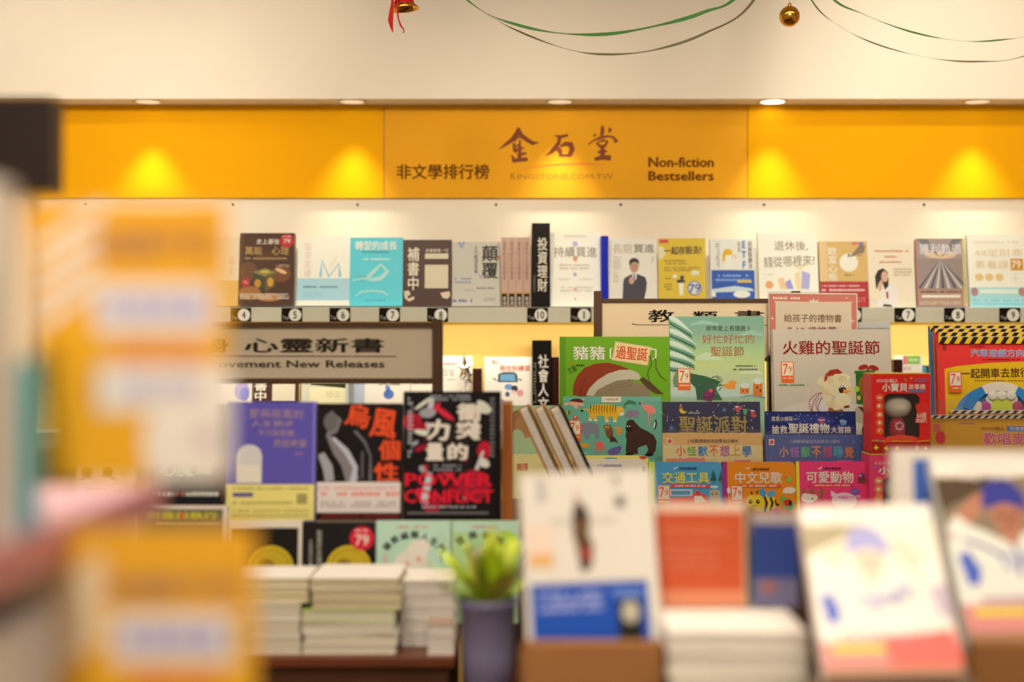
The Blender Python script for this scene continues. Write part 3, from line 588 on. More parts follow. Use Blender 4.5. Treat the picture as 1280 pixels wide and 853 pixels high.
PB = 'picture books on the stepped display'
def pb(label, r, Y, cover, parts, **k):
    k.setdefault('lean', 7)
    for bb_, st_ in ((b1, 3), (b2, 2), (b3, 1), (b4, 0)):
        if abs(r[3]-bb_) < .01: r = (r[0], r[1], r[2], CY+(ZC-steps[st_][2]-.0003)*F/Y)
    return book('picture_book', label, 'book', r, Y, k.pop('t', .012), cover=cover, parts=parts, group=PB, **k)
Y1, Y2, Y3, Y4 = 3.49, 3.37, 3.27, 3.17
b1, b2, b3, b4 = [CY+(ZC-s[2])*F/y for s, y in zip(steps[::-1], (Y1, Y2, Y3, Y4))]
Zm(690, 390, 6.095)
pb('green picture book with a red Santa hat and a tilted cream title tag', (700, 421, 838, b1), Y1, '5E8412', [
 ('cover_picture', [rect(62, 190, 108, 1000, '4E7410'), 
   ell(470, 700, 290, 200, '4E3A20', 32), ell(520, 640, 240, 120, '7A6444', 28),
   line([(440, 575), (600, 545)], 5, '6A5436'), line([(430, 600), (620, 560)], 5, '6A5436'),
   poly([(670, 520), (700, 500), (760, 545), (858, 636), (790, 628), (730, 590)], '4A3418'),
   poly([(160, 640), (165, 560), (195, 490), (250, 430), (330, 398), (430, 390), (520, 410), (600, 445), (480, 470), (380, 520), (300, 590), (262, 645)], '7A2A12'), poly([(230, 640), (235, 560), (290, 480), (250, 520), (215, 590), (212, 640)], '6A2410'),
   poly([(262, 645), (285, 590), (350, 525), (430, 475), (520, 447), (600, 445), (655, 465), (682, 500), (668, 524), (600, 520), (500, 528), (420, 562), (350, 600), (320, 645)], 'A89474'),
   text('文圖', 118, 420, 190, 470, '2A3008', 0, rot=-.5), greek(190, 395, 250, 425, '2A3008', 1), text('-', 140, 385, 152, 400, 'B04018', 0)]),
 ('title', [text('豬豬', 163, 262, 410, 368, 'C8BE94', .015), line([(462, 280), (450, 290), (450, 355), (470, 362)], 12, 'C8BE94'), line([(760, 285), (800, 290), (798, 350), (775, 362)], 12, 'C8BE94'),
   poly([(488, 226), (764, 270), (735, 416), (460, 372)], 'B8945E'), poly([(492, 232), (758, 274), (730, 408), (466, 367)], 'C8A46C'), text('過聖誕', 490, 268, 735, 370, 'B43A1C', .02, rot=.1), ell(752, 345, 9, 9, '6A5030'),
   line([(750, 345), (768, 400), (738, 450), (735, 490), (755, 545)], [5, 7, 6, 8, 3], '3A4410'), line([(780, 345), (800, 375), (798, 430), (830, 495), (882, 532)], [5, 7, 7, 8, 3], '3A4410')])], hard=True, t=.014)
Zm(880, 350, 5.016)
trees = [line([(-40, 640), (-10, 610), (30, 625)], 20, '2C4A30')]
rr = random.Random(3)
fr = []
for k in range(26):
    x = rr.uniform(-35, 100); y = rr.uniform(610, 740); fr.append(line([(x, y), (x+rr.uniform(20, 45), y-rr.uniform(0, 25))], [8, 2], rr.choice(['2A4A2E', '3A5C38', '24402A', '4A6A44'])))
bough_ = []
for (bx, by, L_, an_) in ((-215, 235, 190, .62), (-215, 320, 200, .5), (-215, 400, 190, .45), (-215, 470, 180, .38), (-215, 540, 150, .3)):
    ca_, sa_ = math.cos(an_), math.sin(an_)
    P_ = [(bx+L_*u*ca_-10*math.sin(u*3.1)*sa_, by+L_*u*sa_-14*math.sin(u*3.1)) for u in (0, .2, .4, .6, .8, 1)]
    bough_.append(line([(x-3, y+20) for x, y in P_], [30, 34, 34, 28, 18, 3], '2E4C36'))
    bough_.append(line([(x, y+10) for x, y in P_], [30, 34, 34, 28, 18, 3], '5A7A5C'))
    bough_.append(line([(x+2, y-4) for x, y in P_], [26, 34, 32, 24, 14, 2], 'A2AC8E'))
    bough_.append(line([(x+2, y-9) for x, y in P_[:5]], [10, 18, 18, 12, 4], 'B6B496'))
    for u in range(9): bough_.append(line([(P_[0][0]+(P_[5][0]-P_[0][0])*u/9, P_[0][1]+(P_[5][1]-P_[0][1])*u/9+22), (P_[0][0]+(P_[5][0]-P_[0][0])*u/9+14, P_[0][1]+(P_[5][1]-P_[0][1])*u/9+42)], [9, 2], '3A5C40'))
pb('pale green picture book with snowy fir boughs, giraffe and two little orange houses', (838.5, 395.5, 958, b1), Y1+.005, '8C9C72', [
 ('cover_picture', [grad(-206, 232+i*102, 400, 334+i*102, c, c2) for i, (c, c2) in enumerate((('6A8668', '74896A'), ('74896A', '8E9E68'), ('8E9E68', 'A6A664'), ('A6A664', 'A4A476'), ('A4A476', '9CA490')))]+
   [line([(230, 350), (300, 330), (380, 345)], [6, 34, 20], '80987A'), line([(-80, 285), (0, 265), (100, 280)], [6, 26, 10], '80987E'), line([(230, 590), (300, 575), (370, 590)], [6, 36, 16], 'B4B484'), line([(-60, 500), (20, 480), (130, 505)], [8, 50, 10], 'A8AC7E')]+bough_+
   [ell(-150, 640, 40, 60, '5E7250'), ell(-165, 705, 50, 26, 'A8A890')]
   +[poly([(-80, 590), (20, 610), (105, 640), (80, 690), (120, 760), (-40, 760), (-50, 680), (-90, 640)], '2E4C32')]+fr+
   [poly([(-10, 760), (20, 700), (60, 690), (75, 720), (50, 770)], '5A2038'), ell(30, 720, 30, 20, '6A2840'), ell(48, 700, 12, 12, 'C83828'),
   poly([(118, 668), (170, 648), (160, 635), (172, 640), (185, 628), (190, 640), (210, 642), (212, 652), (200, 668), (205, 690), (150, 688)], 'C87828'),
   poly([(232, 720), (232, 678), (262, 655), (288, 680), (288, 720)], 'B8682C'), ell(262, 668, 30, 18, 'B0B0A4'), poly([(312, 735), (316, 650), (345, 625), (372, 650), (372, 740)], 'B86020'), ell(345, 640, 28, 20, 'B4B4A8'), ell(250, 700, 5, 7, '5A2A10'), ell(275, 700, 5, 7, '5A2A10'), ell(340, 680, 6, 9, '5A2A10'), ell(360, 700, 6, 9, '5A2A10'), line([(230, 740), (300, 730), (392, 745)], [4, 10, 6], '687868'),
   greek(-95+60, 0+300-270, -95, 0, 'A0A0A0', 1) if 0 else ell(0, 740, 1, 1, '2E4C32')]),
 ('title', [text('鯨魚愛上長頸鹿 5', 25, 288, 302, 322, '2E3A26', 0), text('好忙好忙的', -2, 345, 328, 402, '9A4A26', .005), text('聖誕節', 50, 420, 262, 482, '9A4A26', .005), line([(200, 552), (240, 532), (330, 530)], 0.1, '3A4430'), greek(195, 535, 330, 552, '4A5438', 1), greek(190, 556, 345, 575, '4A5438', 1)]),
 sticker79(-160, 560, -80, 697)], lean=7)
# position of the discount sticker on that book, taken from the closer crop
Zm(880, 350, 5.016)
cust = []
for k in range(34):
    a = math.pi*(.62+.75*k/34); l = 85+10*math.sin(k*3)
    x0, y0 = 790, 800; cust.append(line([(x0, y0), (x0+l*1.35*math.cos(a), y0-l*math.sin(a)*1.1)], [2, 3.5], 'B8A898'))
    cust.append(ell(x0+l*1.35*math.cos(a), y0-l*math.sin(a)*1.1, 5, 5, '8A2030', 8)); cust.append(ell(x0+l*.9*math.cos(a), y0-l*.75*math.sin(a), 4, 4, '7A2838', 8))
fur = [ell(845+72*math.cos(i*.5+.2)*1.0, 710+88*math.sin(i*.5+.2), 30, 28, 'C0A678' if i % 2 else 'B89C6C') for i in range(13)]
snow = [ell(rr.uniform(450, 1180), rr.uniform(330, 800), 3, 3, 'D0BE9E', 6) for _ in range(26)]
turkey_art = [rect(436, 312, 1188, 1100, 'AE987C'), ell(760, 1010, 420, 250, 'B8A286', 40), rect(436, 312, 446, 1100, '8E7A60')]+cust+[
   poly([(790, 800), (830, 770), (870, 800), (900, 900), (760, 900)], '8A4A20'), ell(745, 645, 26, 28, 'C0A678'), poly([(760, 650), (770, 600), (800, 570), (850, 562), (885, 590), (880, 600), (830, 620), (790, 662)], '8E2618'), line([(790, 655), (830, 620), (885, 605), (925, 625)], [30, 36, 36, 30], 'C4AC80')]+fur+[ell(850, 690, 62, 50, 'C0A67A'),
   ell(878, 700, 24, 42, '2A1E18', rot=-.3), ell(862, 672, 11, 12, 'D8CCB0'), ell(884, 668, 11, 12, 'D8CCB0'), ell(863, 674, 4, 5, '100C08'), ell(884, 670, 4, 5, '100C08'), poly([(880, 690), (932, 702), (928, 712), (895, 712), (905, 722), (882, 720)], 'C87A20'), ell(875, 760, 50, 45, 'C4AC7E'), poly([(882, 798), (915, 792), (918, 806), (885, 812)], '7A1A14'),
   poly([(955, 575), (1085, 570), (1085, 590), (1060, 590), (1060, 790), (962, 785), (962, 592), (955, 592)], '2E5A1A'), rect(962, 592, 1010, 785, '26501A'), ell(1010, 672, 34, 62, '7A4A18'), ell(965, 690, 18, 18, '8AA030'), ell(978, 745, 12, 16, 'B88A30'),
   ell(1010, 552, 32, 16, '8A1E18', rot=-.3), ell(1078, 556, 32, 16, '8A1E18', rot=.3), ell(1042, 560, 12, 14, '9A2A20'), ell(1000, 850, 60, 60, '9A8468'), poly([(970, 800), (1050, 815), (1060, 870), (1010, 850)], '4A2418'), ell(1020, 960, 30, 60, '2A1C14')]+snow
pb('grey picture book with a turkey in a Santa hat carrying a green gift', (967, 412, 1117, b1), Y1-.005, 'AE987C', [
 ('cover_picture', turkey_art),
 ('title', [text('火雞的聖誕節', 505, 382, 1120, 472, '7A1A16', .015)]),
 sticker79(492, 517, 574, 650), ('small_print', [greek(478, 655, 640, 672, '4A6A3A', 1)])], hard=True, t=.016)
pb('spare copy of the turkey picture book in a clear sleeve, its top edge just showing', (1004, 403, 1117, 542.7), 3.655, '8E8270', [('cover_picture', [rect(436, 266, 1188, 300, 'A89C88')])], film=True, t=.01)
Zm(540, 420, 4.264)
pb('pale green picture book with a brown curved shape, left end behind the leaning books', (640, 507, 705.5, b2), Y2, '98A070', [('cover_picture', [ell(480, 470, 80, 80, '8A5A34'), ell(500, 480, 60, 66, '9A6A3C'), ell(455, 560, 40, 60, '98A070')])])
Zm(700, 490, 4.923)
K = 'E0A020'
tiger = [poly([(180, 110), (200, 85), (260, 78), (320, 80), (360, 95), (385, 90), (400, 115), (392, 145), (360, 155), (350, 185), (330, 180), (325, 150), (300, 160), (305, 185), (280, 182), (275, 150), (225, 150), (232, 178), (210, 180), (205, 155), (195, 178), (178, 172), (185, 145)], 'D89820'), ell(378, 128, 22, 22, 'D8A038'), ell(385, 138, 13, 10, 'D8CCA8'), line([(182, 118), (160, 105), (145, 118)], [8, 7, 9], 'D89820'), ell(138, 118, 9, 7, '1A140C'), ell(372, 122, 3, 3, '1A140C', 8), ell(388, 122, 3, 3, '1A140C', 8)]
tiger += [line([(195+i*17, 84), (190+i*17, 112), (197+i*17, 138)], [5, 5, 1], '241A0C') for i in range(10)]
tiger += [ell(190, 175, 12, 6, 'D8CCA8'), ell(222, 178, 12, 6, 'D8CCA8'), ell(292, 183, 12, 6, 'D8CCA8'), ell(342, 183, 12, 6, 'D8CCA8')]
pb('teal picture book covered with small animals: tiger, elephant, owl and gorilla', (704.5, 496, 828, b2), Y2, '5A8A6C', [
 ('cover_picture', [rect(15, 25, 628, 60, '5F9072')]+tiger+[
   ell(105, 58, 42, 16, '4A1E18'), poly([(40, 75), (70, 60), (150, 70), (150, 90), (110, 85), (115, 105), (95, 105), (85, 88)], 'C08A68'), ell(42, 76, 14, 9, 'C89474'), ell(145, 48, 9, 7, 'C08A68'),
   line([(395, 85), (430, 62), (465, 70), (470, 85)], [8, 26, 16, 4], '38603A'), line([(400, 88), (398, 100), (410, 95)], 5, '38603A'),
   ell(452, 135, 42, 22, '7A6468'), rect(425, 140, 440, 165, '7A6468'), rect(470, 140, 485, 165, '7A6468'), ell(412, 148, 8, 16, '7A6468'),
   ell(555, 108, 42, 26, 'D8705C', rot=.5), line([(520, 95), (505, 75), (515, 60), (508, 58)], [10, 7, 8, 8], 'D8705C'), line([(548, 130), (550, 200), (535, 222)], 5, 'D8705C'), line([(560, 130), (575, 165), (552, 180)], 4, 'D8705C'), ell(497, 72, 7, 5, '201810'),
   ell(588, 205, 12, 32, '302828', rot=.2), ell(584, 208, 5, 24, 'B8B09C', rot=.2),
   ell(52, 130, 22, 18, '6A7430'), line([(45, 118), (45, 142)], 5, 'C8A828'), line([(58, 118), (58, 142)], 5, '202C18'), ell(96, 162, 16, 14, 'B83828'), ell(96, 158, 6, 5, 'D8CCA8'),
   poly([(128, 215), (150, 195), (200, 190), (235, 205), (245, 240), (245, 290), (220, 290), (215, 258), (180, 258), (178, 290), (152, 290), (150, 255), (130, 250)], '706868'), ell(128, 215, 16, 20, '706868'),
   ell(305, 250, 24, 44, '6A3C22', rot=-.2), ell(293, 222, 22, 18, '7A4828'), poly([(310, 270), (340, 285), (362, 320), (335, 310), (310, 315)], '3E2418'), ell(286, 220, 5, 5, 'D8A838', 8), ell(300, 220, 5, 5, 'D8A838', 8), line([(270, 208), (282, 215)], 4, '3E2418'), line([(306, 215), (318, 208)], 4, '3E2418'),
   ell(368, 245, 16, 26, 'B8742C', rot=.4), ell(350, 225, 12, 10, 'C07A30'),
   poly([(405, 370), (412, 300), (405, 270), (420, 230), (410, 215), (412, 190), (430, 173), (455, 175), (475, 200), (500, 225), (540, 245), (580, 270), (598, 310), (590, 365), (570, 398), (530, 390), (545, 360), (535, 330), (500, 340), (480, 350), (482, 385), (440, 390), (430, 395)], '3A2218'), ell(428, 228, 22, 26, '241610'), ell(418, 215, 5, 4, 'D8CCA8', 8), ell(432, 215, 5, 4, 'D8CCA8', 8), ell(428, 388, 26, 9, '1A120E'), ell(550, 392, 26, 9, '1A120E'),
   ell(155, 335, 28, 16, 'B87828'), ell(135, 328, 12, 10, 'B87828'), ell(245, 328, 24, 20, 'D05040'), line([(235, 340), (210, 360)], 7, 'D05040'), line([(240, 345), (225, 380)], 7, 'D05040'), line([(248, 345), (250, 380)], 7, 'D05040'), line([(255, 342), (282, 375)], 7, 'D05040'), line([(262, 335), (285, 350)], 7, 'D05040'), line([(225, 325), (208, 312)], 6, 'D05040'),
   ell(335, 370, 42, 24, '5A4870', rot=-.3), ell(368, 348, 14, 12, '5A4870'), poly([(115, 355), (135, 375), (175, 385), (120, 388)], 'B0B8A8'), ell(75, 345, 24, 30, 'B87838')]),
 ('title', [rect(260, 27, 380, 66, 'C8B88C'), text('小熊開始書', 275, 40, 362, 55, '5A4A30', 0)]),
 sticker79(52, 178, 130, 310)])
stars = [ell(rr.uniform(660, 1220), rr.uniform(80, 240), 4, 4, 'B8A88A', 6) for _ in range(30)]
def flake(x, y, s): return [line([(x-s*math.cos(a), y-s*math.sin(a)), (x+s*math.cos(a), y+s*math.sin(a))], 4, '4A6A88') for a in (.5, 1.55, 2.6)]
pb('navy picture book with crescent moon, snowflakes and gold title in clear film', (829.5, 502.5, 952, b2), Y2, '1C1E3C', [
 ('cover_picture', stars+flake(692, 225, 20)+flake(1018, 112, 16)+[ell(765, 108, 26, 28, 'C8A020', 22), ell(780, 96, 24, 26, '1C1E3C', 22), poly([(738, 108), (742, 88), (758, 82), (750, 108)], 'A83028'),
   line([(1080, 90), (1130, 105), (1205, 118)], 2, 'A8986A'), poly([(1085, 92), (1110, 90), (1112, 125), (1092, 125)], 'B83038'), poly([(1135, 105), (1160, 108), (1155, 145), (1138, 140)], '4A8A58'), poly([(1180, 118), (1208, 118), (1208, 160), (1186, 158)], 'B83038'), ell(1098, 92, 12, 5, 'D8CCB0'), ell(1194, 118, 12, 5, 'D8CCB0'), ell(1122, 95, 8, 12, 'B83038'), greek(795, 125, 870, 138, 'A89878', 1)]),
 ('title', [text('聖誕派對', 736, 150, 1160, 262, '96763A', .02)])], film=True, t=.012)
Zm(900, 490, 4.923)
pb('dark starry blue picture book with white rescue title, beneath the turkey book', (958, 514.5, 1072, b2), Y2, '22264C', [
 ('cover_picture', [ell(560, 180, 160, 40, '2E3260'), ell(760, 230, 80, 30, '3A2E58'), poly([(610, 170), (620, 158), (652, 158), (658, 175), (650, 195), (615, 195)], '8A3A50'), line([(612, 175), (656, 175)], 7, 'C08AA0'), poly([(745, 180), (760, 168), (790, 178), (785, 205), (755, 208)], '4A8AA8'), line([(748, 178), (788, 190)], 6, 'C07858')]+[ell(rr.uniform(300, 840), rr.uniform(130, 250), 3, 3, 'A8A0A8', 6) for _ in range(30)]),
 ('title', [text('度度小偵探', 325, 152, 455, 182, 'C8BCA8', 0), line([(460, 168), (498, 168)], 3, 'A89878'), text('搶救', 325, 208, 422, 262, 'D0C4A8', .01), text('聖誕禮物', 428, 195, 682, 258, 'D8CCB0', .02), text('大冒險', 690, 215, 815, 258, 'D0C4A8', .01)])], t=.01)
# row three
ILL[:] = [.47, .36, .23]
def multi(s, cols, x0, y0, x1, y1, b=.02):
    w = (x1-x0)/len(s); jit = random.Random(len(s)); return [text(ch, x0+w*i+w*.06, y0+jit.uniform(-4, 4), x0+w*(i+1)-w*.06, y1+jit.uniform(-4, 4), c, b) for i, (ch, c) in enumerate(zip(s, cols))]
Zm(700, 490, 4.923)
pb('orange-cream picture book with rainbow school title in clear film', (829.5, 541.5, 955, b3), Y3, 'C4905A', [
 ('cover_picture', [rect(636, 258, 1258, 330, 'BC8448'), rect(636, 330, 1258, 420, 'C89A60'), rect(665, 287, 698, 326, 'D8C09C'), poly([(670, 300), (681, 290), (693, 300), (690, 318), (672, 318)], 'B83030'), ell(815, 440, 85, 32, 'A8584C', 24), ell(745, 422, 14, 14, 'A8584C'), ell(885, 422, 14, 14, 'A8584C'), rect(1080, 424, 1180, 470, 'B84058'), rect(660, 415, 730, 450, 'C8683C')]),
 ('title', [text('小怪獸情緒成長啟蒙自立繪本', 788, 292, 1105, 316, '4A3420', .01)]+multi('小怪獸不想上學', ['A83C28', '4A7A30', '3A6488', 'B85828', '8A3A60', 'C07828', '34608A'], 715, 335, 1190, 400))], film=True, t=.016, hard=True)
Zm(900, 490, 4.923)
pb('slate blue picture book with rainbow bedtime title in clear film', (958.5, 543.5, 1087, b3), Y3, '3C4262', [
 ('cover_picture', [rect(310, 292, 344, 330, 'D8C0A8'), poly([(315, 306), (327, 294), (340, 306), (336, 324), (318, 324)], 'B83030'), rect(730, 425, 825, 460, 'B04068'), ell(520, 470, 110, 30, '5A4A78')]),
 ('title', [text('小怪獸情緒成長啟蒙自立繪本', 435, 296, 752, 318, '8E8AA0', .01)]+multi('小怪獸不想睡覺', ['B87838', '8A5078', '4A8050', 'C07030', '9A3C50', '3A7878', 'B86030'], 368, 340, 838, 408))], film=True, t=.016, hard=True)
Zm(700, 490, 4.923)
pb('yellow-topped board book right behind the white nursery-song book', (719, 569.5, 811.5, b3), Y3, 'D2C050', [('cover_picture', [ell(315, 412, 42, 8, '4A88A0'), ell(515, 405, 24, 12, '8A3A28')])], t=.02, rounded=True)
pb('white board book with faint pink nursery-song title and grey leaves', (723, 574, 808, b4), Y4+.01, 'D2BE98', [
 ('cover_picture', [ell(520, 480, 10, 22, '5A6048'), ell(512, 530, 14, 30, '9AA088'), ell(525, 560, 8, 16, '8A9078'), line([(232, 450), (245, 458), (262, 445)], 5, '7A6A58'), ell(155, 462, 10, 5, '5A5040')]),
 ('title', [text('小寶貝的雙語啟蒙', 262, 448, 384, 464, '484058', .02), text('歡唱兒歌', 162, 472, 458, 530, 'D8988C', .01)])], t=.02, rounded=True, pages='D0BC96')
Zm(540, 420, 4.264)
pb('yellow board book with small red title at the left end of the display', (640, 568, 716, b3), Y3, 'D2BE62', [('title', [text('觸摸', 452, 680, 512, 722, '9A3820', .01)])], t=.016)
# row four: board books
Zm(700, 490, 4.923)
sp = lambda x0, x1, c: [rect(x0, 430, x1, 900, c)]
pb('teal-blue board book with fire engine, pines and yellow title', (812, 577.5, 904, b4), Y4, '3E7486', [
 ('cover_picture', sp(553, 588, 'A4AA28')+[ell(571, 445+i*22, 3, 3, 'C0C860', 8) for i in range(14)]+[rect(948, 540, 953, 570, '5A3A20'), poly([(930, 550), (950, 485), (970, 550)], '1E4030'), poly([(935, 520), (950, 480), (966, 520)], '244838'), rect(988, 540, 994, 570, '5A3A20'), poly([(980, 550), (1000, 480), (1003, 550)], '1E4030'),
   rect(680, 605, 818, 645, 'A8A088'), rect(688, 612, 808, 640, '4A7480'), line([(690+i*12, 615+(i % 2)*20) for i in range(10)], 3, '1E3038'), poly([(690, 655), (820, 650), (822, 630), (870, 628), (905, 640), (920, 680), (920, 760), (690, 760)], 'C03828'), poly([(830, 645), (875, 645), (905, 680), (830, 690)], 'B8C8C0'), ell(851, 625, 14, 13, 'B82820'), ell(735, 760, 26, 26, '282018'), ell(870, 760, 26, 26, '282018'), poly([(925, 612), (955, 605), (990, 612), (992, 700), (925, 700)], '8A7858'), rect(935, 625, 945, 640, '5A4A38'), rect(962, 625, 972, 640, '5A4A38'), ell(955, 590, 24, 10, '9AB0A8')]),
 ('title', [line([(703, 470), (712, 478), (732, 462)], 6, 'D8D0B8'), text('小寶貝的雙語啟蒙', 732, 464, 848, 482, '16203A', .02), text('交通工具', 634, 495, 925, 568, 'D8CC30', .015), poly([(685, 572), (930, 576), (922, 586), (930, 596), (690, 590)], 'A82E28'), greek(710, 576, 900, 590, 'E0C0A0', 1)]),
 sticker79(603, 577, 681, 710)], t=.02, rounded=True, spinec='A4AA28')
Zm(900, 490, 4.923)
pb('orange board book with a smiling bumblebee and ladybird leaf', (904.5, 577.5, 996.5, b4), Y4, 'D8781A', [
 ('cover_picture', sp(20, 52, '7A2050')+[ell(435, 610, 38, 20, 'E0C8A0'), ell(412, 618, 20, 12, 'E0C8A0'), ell(60, 610, 12, 20, 'D8B888'), ell(270, 690, 88, 55, 'E0B020', 28), ell(212, 680, 48, 42, 'E4B428', 24), line([(275, 640), (292, 690), (278, 745)], [13, 17, 13], '2A180C'), line([(312, 645), (328, 690), (312, 738)], [12, 16, 12], '2A180C'), line([(345, 668), (352, 705)], 10, '2A180C'), poly([(352, 690), (372, 700), (352, 712)], '2A180C'),
   ell(268, 625, 20, 28, '4A90B8', rot=-.3), ell(322, 632, 28, 20, '5A9CC0', rot=-.5), ell(192, 682, 12, 13, '1A120C'), ell(238, 682, 12, 13, '1A120C'), ell(195, 678, 4, 4, 'F0E8D0', 8), ell(241, 678, 4, 4, 'F0E8D0', 8), line([(205, 705), (215, 712), (226, 705)], 3, '1A120C'), line([(205, 640), (200, 625)], 3, '2A180C'), line([(232, 635), (233, 620)], 3, '2A180C'), ell(200, 625, 6, 8, '2A180C'), ell(234, 620, 6, 8, '2A180C'), ell(350, 740, 24, 14, 'C83A58', rot=.5),
   poly([(372, 650), (420, 655), (458, 690), (455, 720), (430, 738), (395, 715)], '4A7A30'), ell(420, 688, 26, 22, 'B82820'), ell(437, 690, 10, 18, '1A1410'), ell(412, 682, 5, 5, '1A1410', 8), ell(418, 700, 5, 5, '1A1410', 8), ell(432, 542, 15, 17, '5A8A30'), ell(414, 528, 7, 7, 'B84828')]),
 ('title', [line([(170, 470), (182, 480), (188, 465)], 6, 'E8D8B8'), text('小寶貝的雙語啟蒙', 196, 470, 312, 486, '3A1C10', .02), text('中文兒歌', 100, 495, 390, 568, 'E8D4A4', .015), poly([(115, 574), (390, 576), (380, 584), (390, 592), (122, 590)], 'B03A20'), greek(145, 576, 355, 590, 'E8C8A0', 1)]),
 sticker79(72, 580, 146, 712)], t=.02, rounded=True, spinec='7A2050')
pb('raspberry pink board book with pig, sheep and wooden fence', (997, 577, 1086, b4), Y4, 'B42C4A', [
 ('cover_picture', sp(466, 497, 'D0B428')+[rect(500, 612, 670, 622, '7A4A28'), rect(500, 636, 640, 646, '7A4A28'), rect(515, 600, 530, 680, '6A3E20'), rect(565, 600, 580, 680, '6A3E20'), rect(625, 600, 640, 680, '6A3E20'), ell(550, 660, 46, 28, 'D8C080'), ell(530, 645, 20, 16, 'D8C080'), ell(585, 655, 22, 18, 'E0B8A0'), ell(574, 664, 5, 6, '201410', 8),
   ell(770, 675, 78, 50, 'DE8E8E', 24), poly([(690, 650), (690, 612), (722, 630), (728, 650)], 'DE8E8E'), poly([(830, 645), (870, 640), (868, 660)], 'C87880'), ell(772, 655, 36, 15, 'C8747C'), ell(762, 655, 4, 6, '7A3038', 8), ell(782, 655, 4, 6, '7A3038', 8), line([(732, 655), (746, 650)], 4, '5A2028'), line([(812, 650), (826, 656)], 4, '5A2028'), ell(838, 618, 30, 20, '5A3A68'), line([(818, 622), (858, 612)], 3, '8A6A90'), rect(858, 530, 905, 566, '5A2A20'), ell(884, 518, 20, 16, '4A2A48'), ell(875, 518, 8, 8, 'C06A70')]),
 ('title', [line([(612, 470), (625, 480), (636, 462)], 6, 'E8D8B8'), text('小寶貝的雙語啟蒙', 640, 465, 756, 482, '3A1020', .02), text('可愛動物', 540, 492, 832, 565, 'E8DCC0', .015), greek(590, 572, 805, 586, 'D8A848', 1), line([(545, 580), (560, 588)], 6, '7A1C30'), line([(815, 580), (830, 588)], 6, '7A1C30')])], t=.02, rounded=True, spinec='D0B428')

# toy story machines in window boxes
ILL[:] = [.50, .39, .25]
def toy_box(label, x0, y0, x1, y1, Y, boxc, topc, items, titleitems, win, body, head):
    a = Wp(x0, y1, Y); ww = (x1-x0)/F*Y; h = (y1-y0)/F*Y; d = .075
    r = root('toy_box', label, 'toy', a, (0,0,0), 'boxed storyteller toys')
    mp = lambda px, py: ((px-x0)/(x1-x0)*ww, (y1-py)/(y1-y0)*h)
    wx0, wz1 = mp(*_p(win[0], win[1])); wx1, wz0 = mp(*_p(win[2], win[3])); c = alb(boxc); t = .001
    mb = MB(); ch = .008
    outer = [(0, 0), (ww, 0), (ww, h), (0, h)]; inner = [(wx0, wz0), (wx1, wz0), (wx1, wz1-ch), (wx1-ch, wz1), (wx0+ch, wz1), (wx0, wz1-ch)]
    mb.box(0, ww, 0, t, 0, wz0, c).box(0, ww, 0, t, wz1, h, c).box(0, wx0, 0, t, wz0, wz1, c).box(wx1, ww, 0, t, wz0, wz1, c)
    mb.slab([(wx0, wz1), (wx0+ch, wz1), (wx0, wz1-ch)], 0, t, c).slab([(wx1, wz1), (wx1-ch, wz1), (wx1, wz1-ch)], 0, t, c)
    mb.box(0, t, t, d, 0, h, c).box(ww-t, ww, t, d, 0, h, c).box(0, ww, d, d+t, 0, h, alb('2A140C')).box(0, ww, t, d, 0, t, c)
    mb.build('carton', GLOSS, r)
    mb = MB(); mb.box(0, ww, 0, d, h, h+.0012, alb(topc)); mb.build('lid', GLOSS, r)
    mb = MB(); mb.box(wx0, wx1, .0014, .0018, wz0, wz1, (1,1,1,1)); mb.build('clear_window', FILM, r)
    cx = (wx0+wx1)/2; zz = wz0
    hw = (wx1-wx0)
    mb = MB(); prof = [(0, .0), (hw*.20, 0), (hw*.24, .01), (hw*.22, .03), (hw*.14, (wz1-wz0)*.42), (0, (wz1-wz0)*.43)]
    mb.lathe(prof, alb(body), (cx, d*.5, zz)); mb.build('speaker_body', GLOSS, r)
    mb = MB(); R_ = hw*.40; prof = [(R_*math.sin(i*math.pi/12), -R_*.78*math.cos(i*math.pi/12)) for i in range(13)]
    mb.lathe(prof, alb(head), (cx, d*.5, zz+(wz1-wz0)*.68), 28); mb.build('lamp_dome', GLOSS, r)
    mb = MB()
    for i in range(8):
        a_ = i*math.pi/4; mb.box(cx+.008*math.cos(a_)-.002, cx+.008*math.cos(a_)+.002, d*.5-hw*.23-.002, d*.5-hw*.2, zz+.024+.008*math.sin(a_)-.002, zz+.024+.008*math.sin(a_)+.002, alb('E0D0B0'))
    mb.build('speaker_button', GLOSS, r)
    print_part('box_print', items, mp, r, -.0004, m=GLOSS); print_part('title', titleitems, mp, r, -.003, m=GLOSS)
    return r
Zm(1080, 390, 4.49)
ctr = [ell(87, y, 21, 21, 'D05A28', 20) for y in (482, 530, 577, 622, 667)]+[rect(76, 478, 98, 487, 'E8B890'), ell(84, 528, 8, 10, 'E8B890'), rect(78, 570, 96, 585, 'E8B890'), ell(87, 622, 8, 9, 'E8B890'), line([(80, 672), (92, 658)], 6, 'E8B890')]
def starf(x, y, s, c): return poly([(x, y-s), (x+s*.3, y-s*.3), (x+s, y), (x+s*.3, y+s*.3), (x, y+s), (x-s*.3, y+s*.3), (x-s, y), (x-s*.3, y-s*.3)], c)
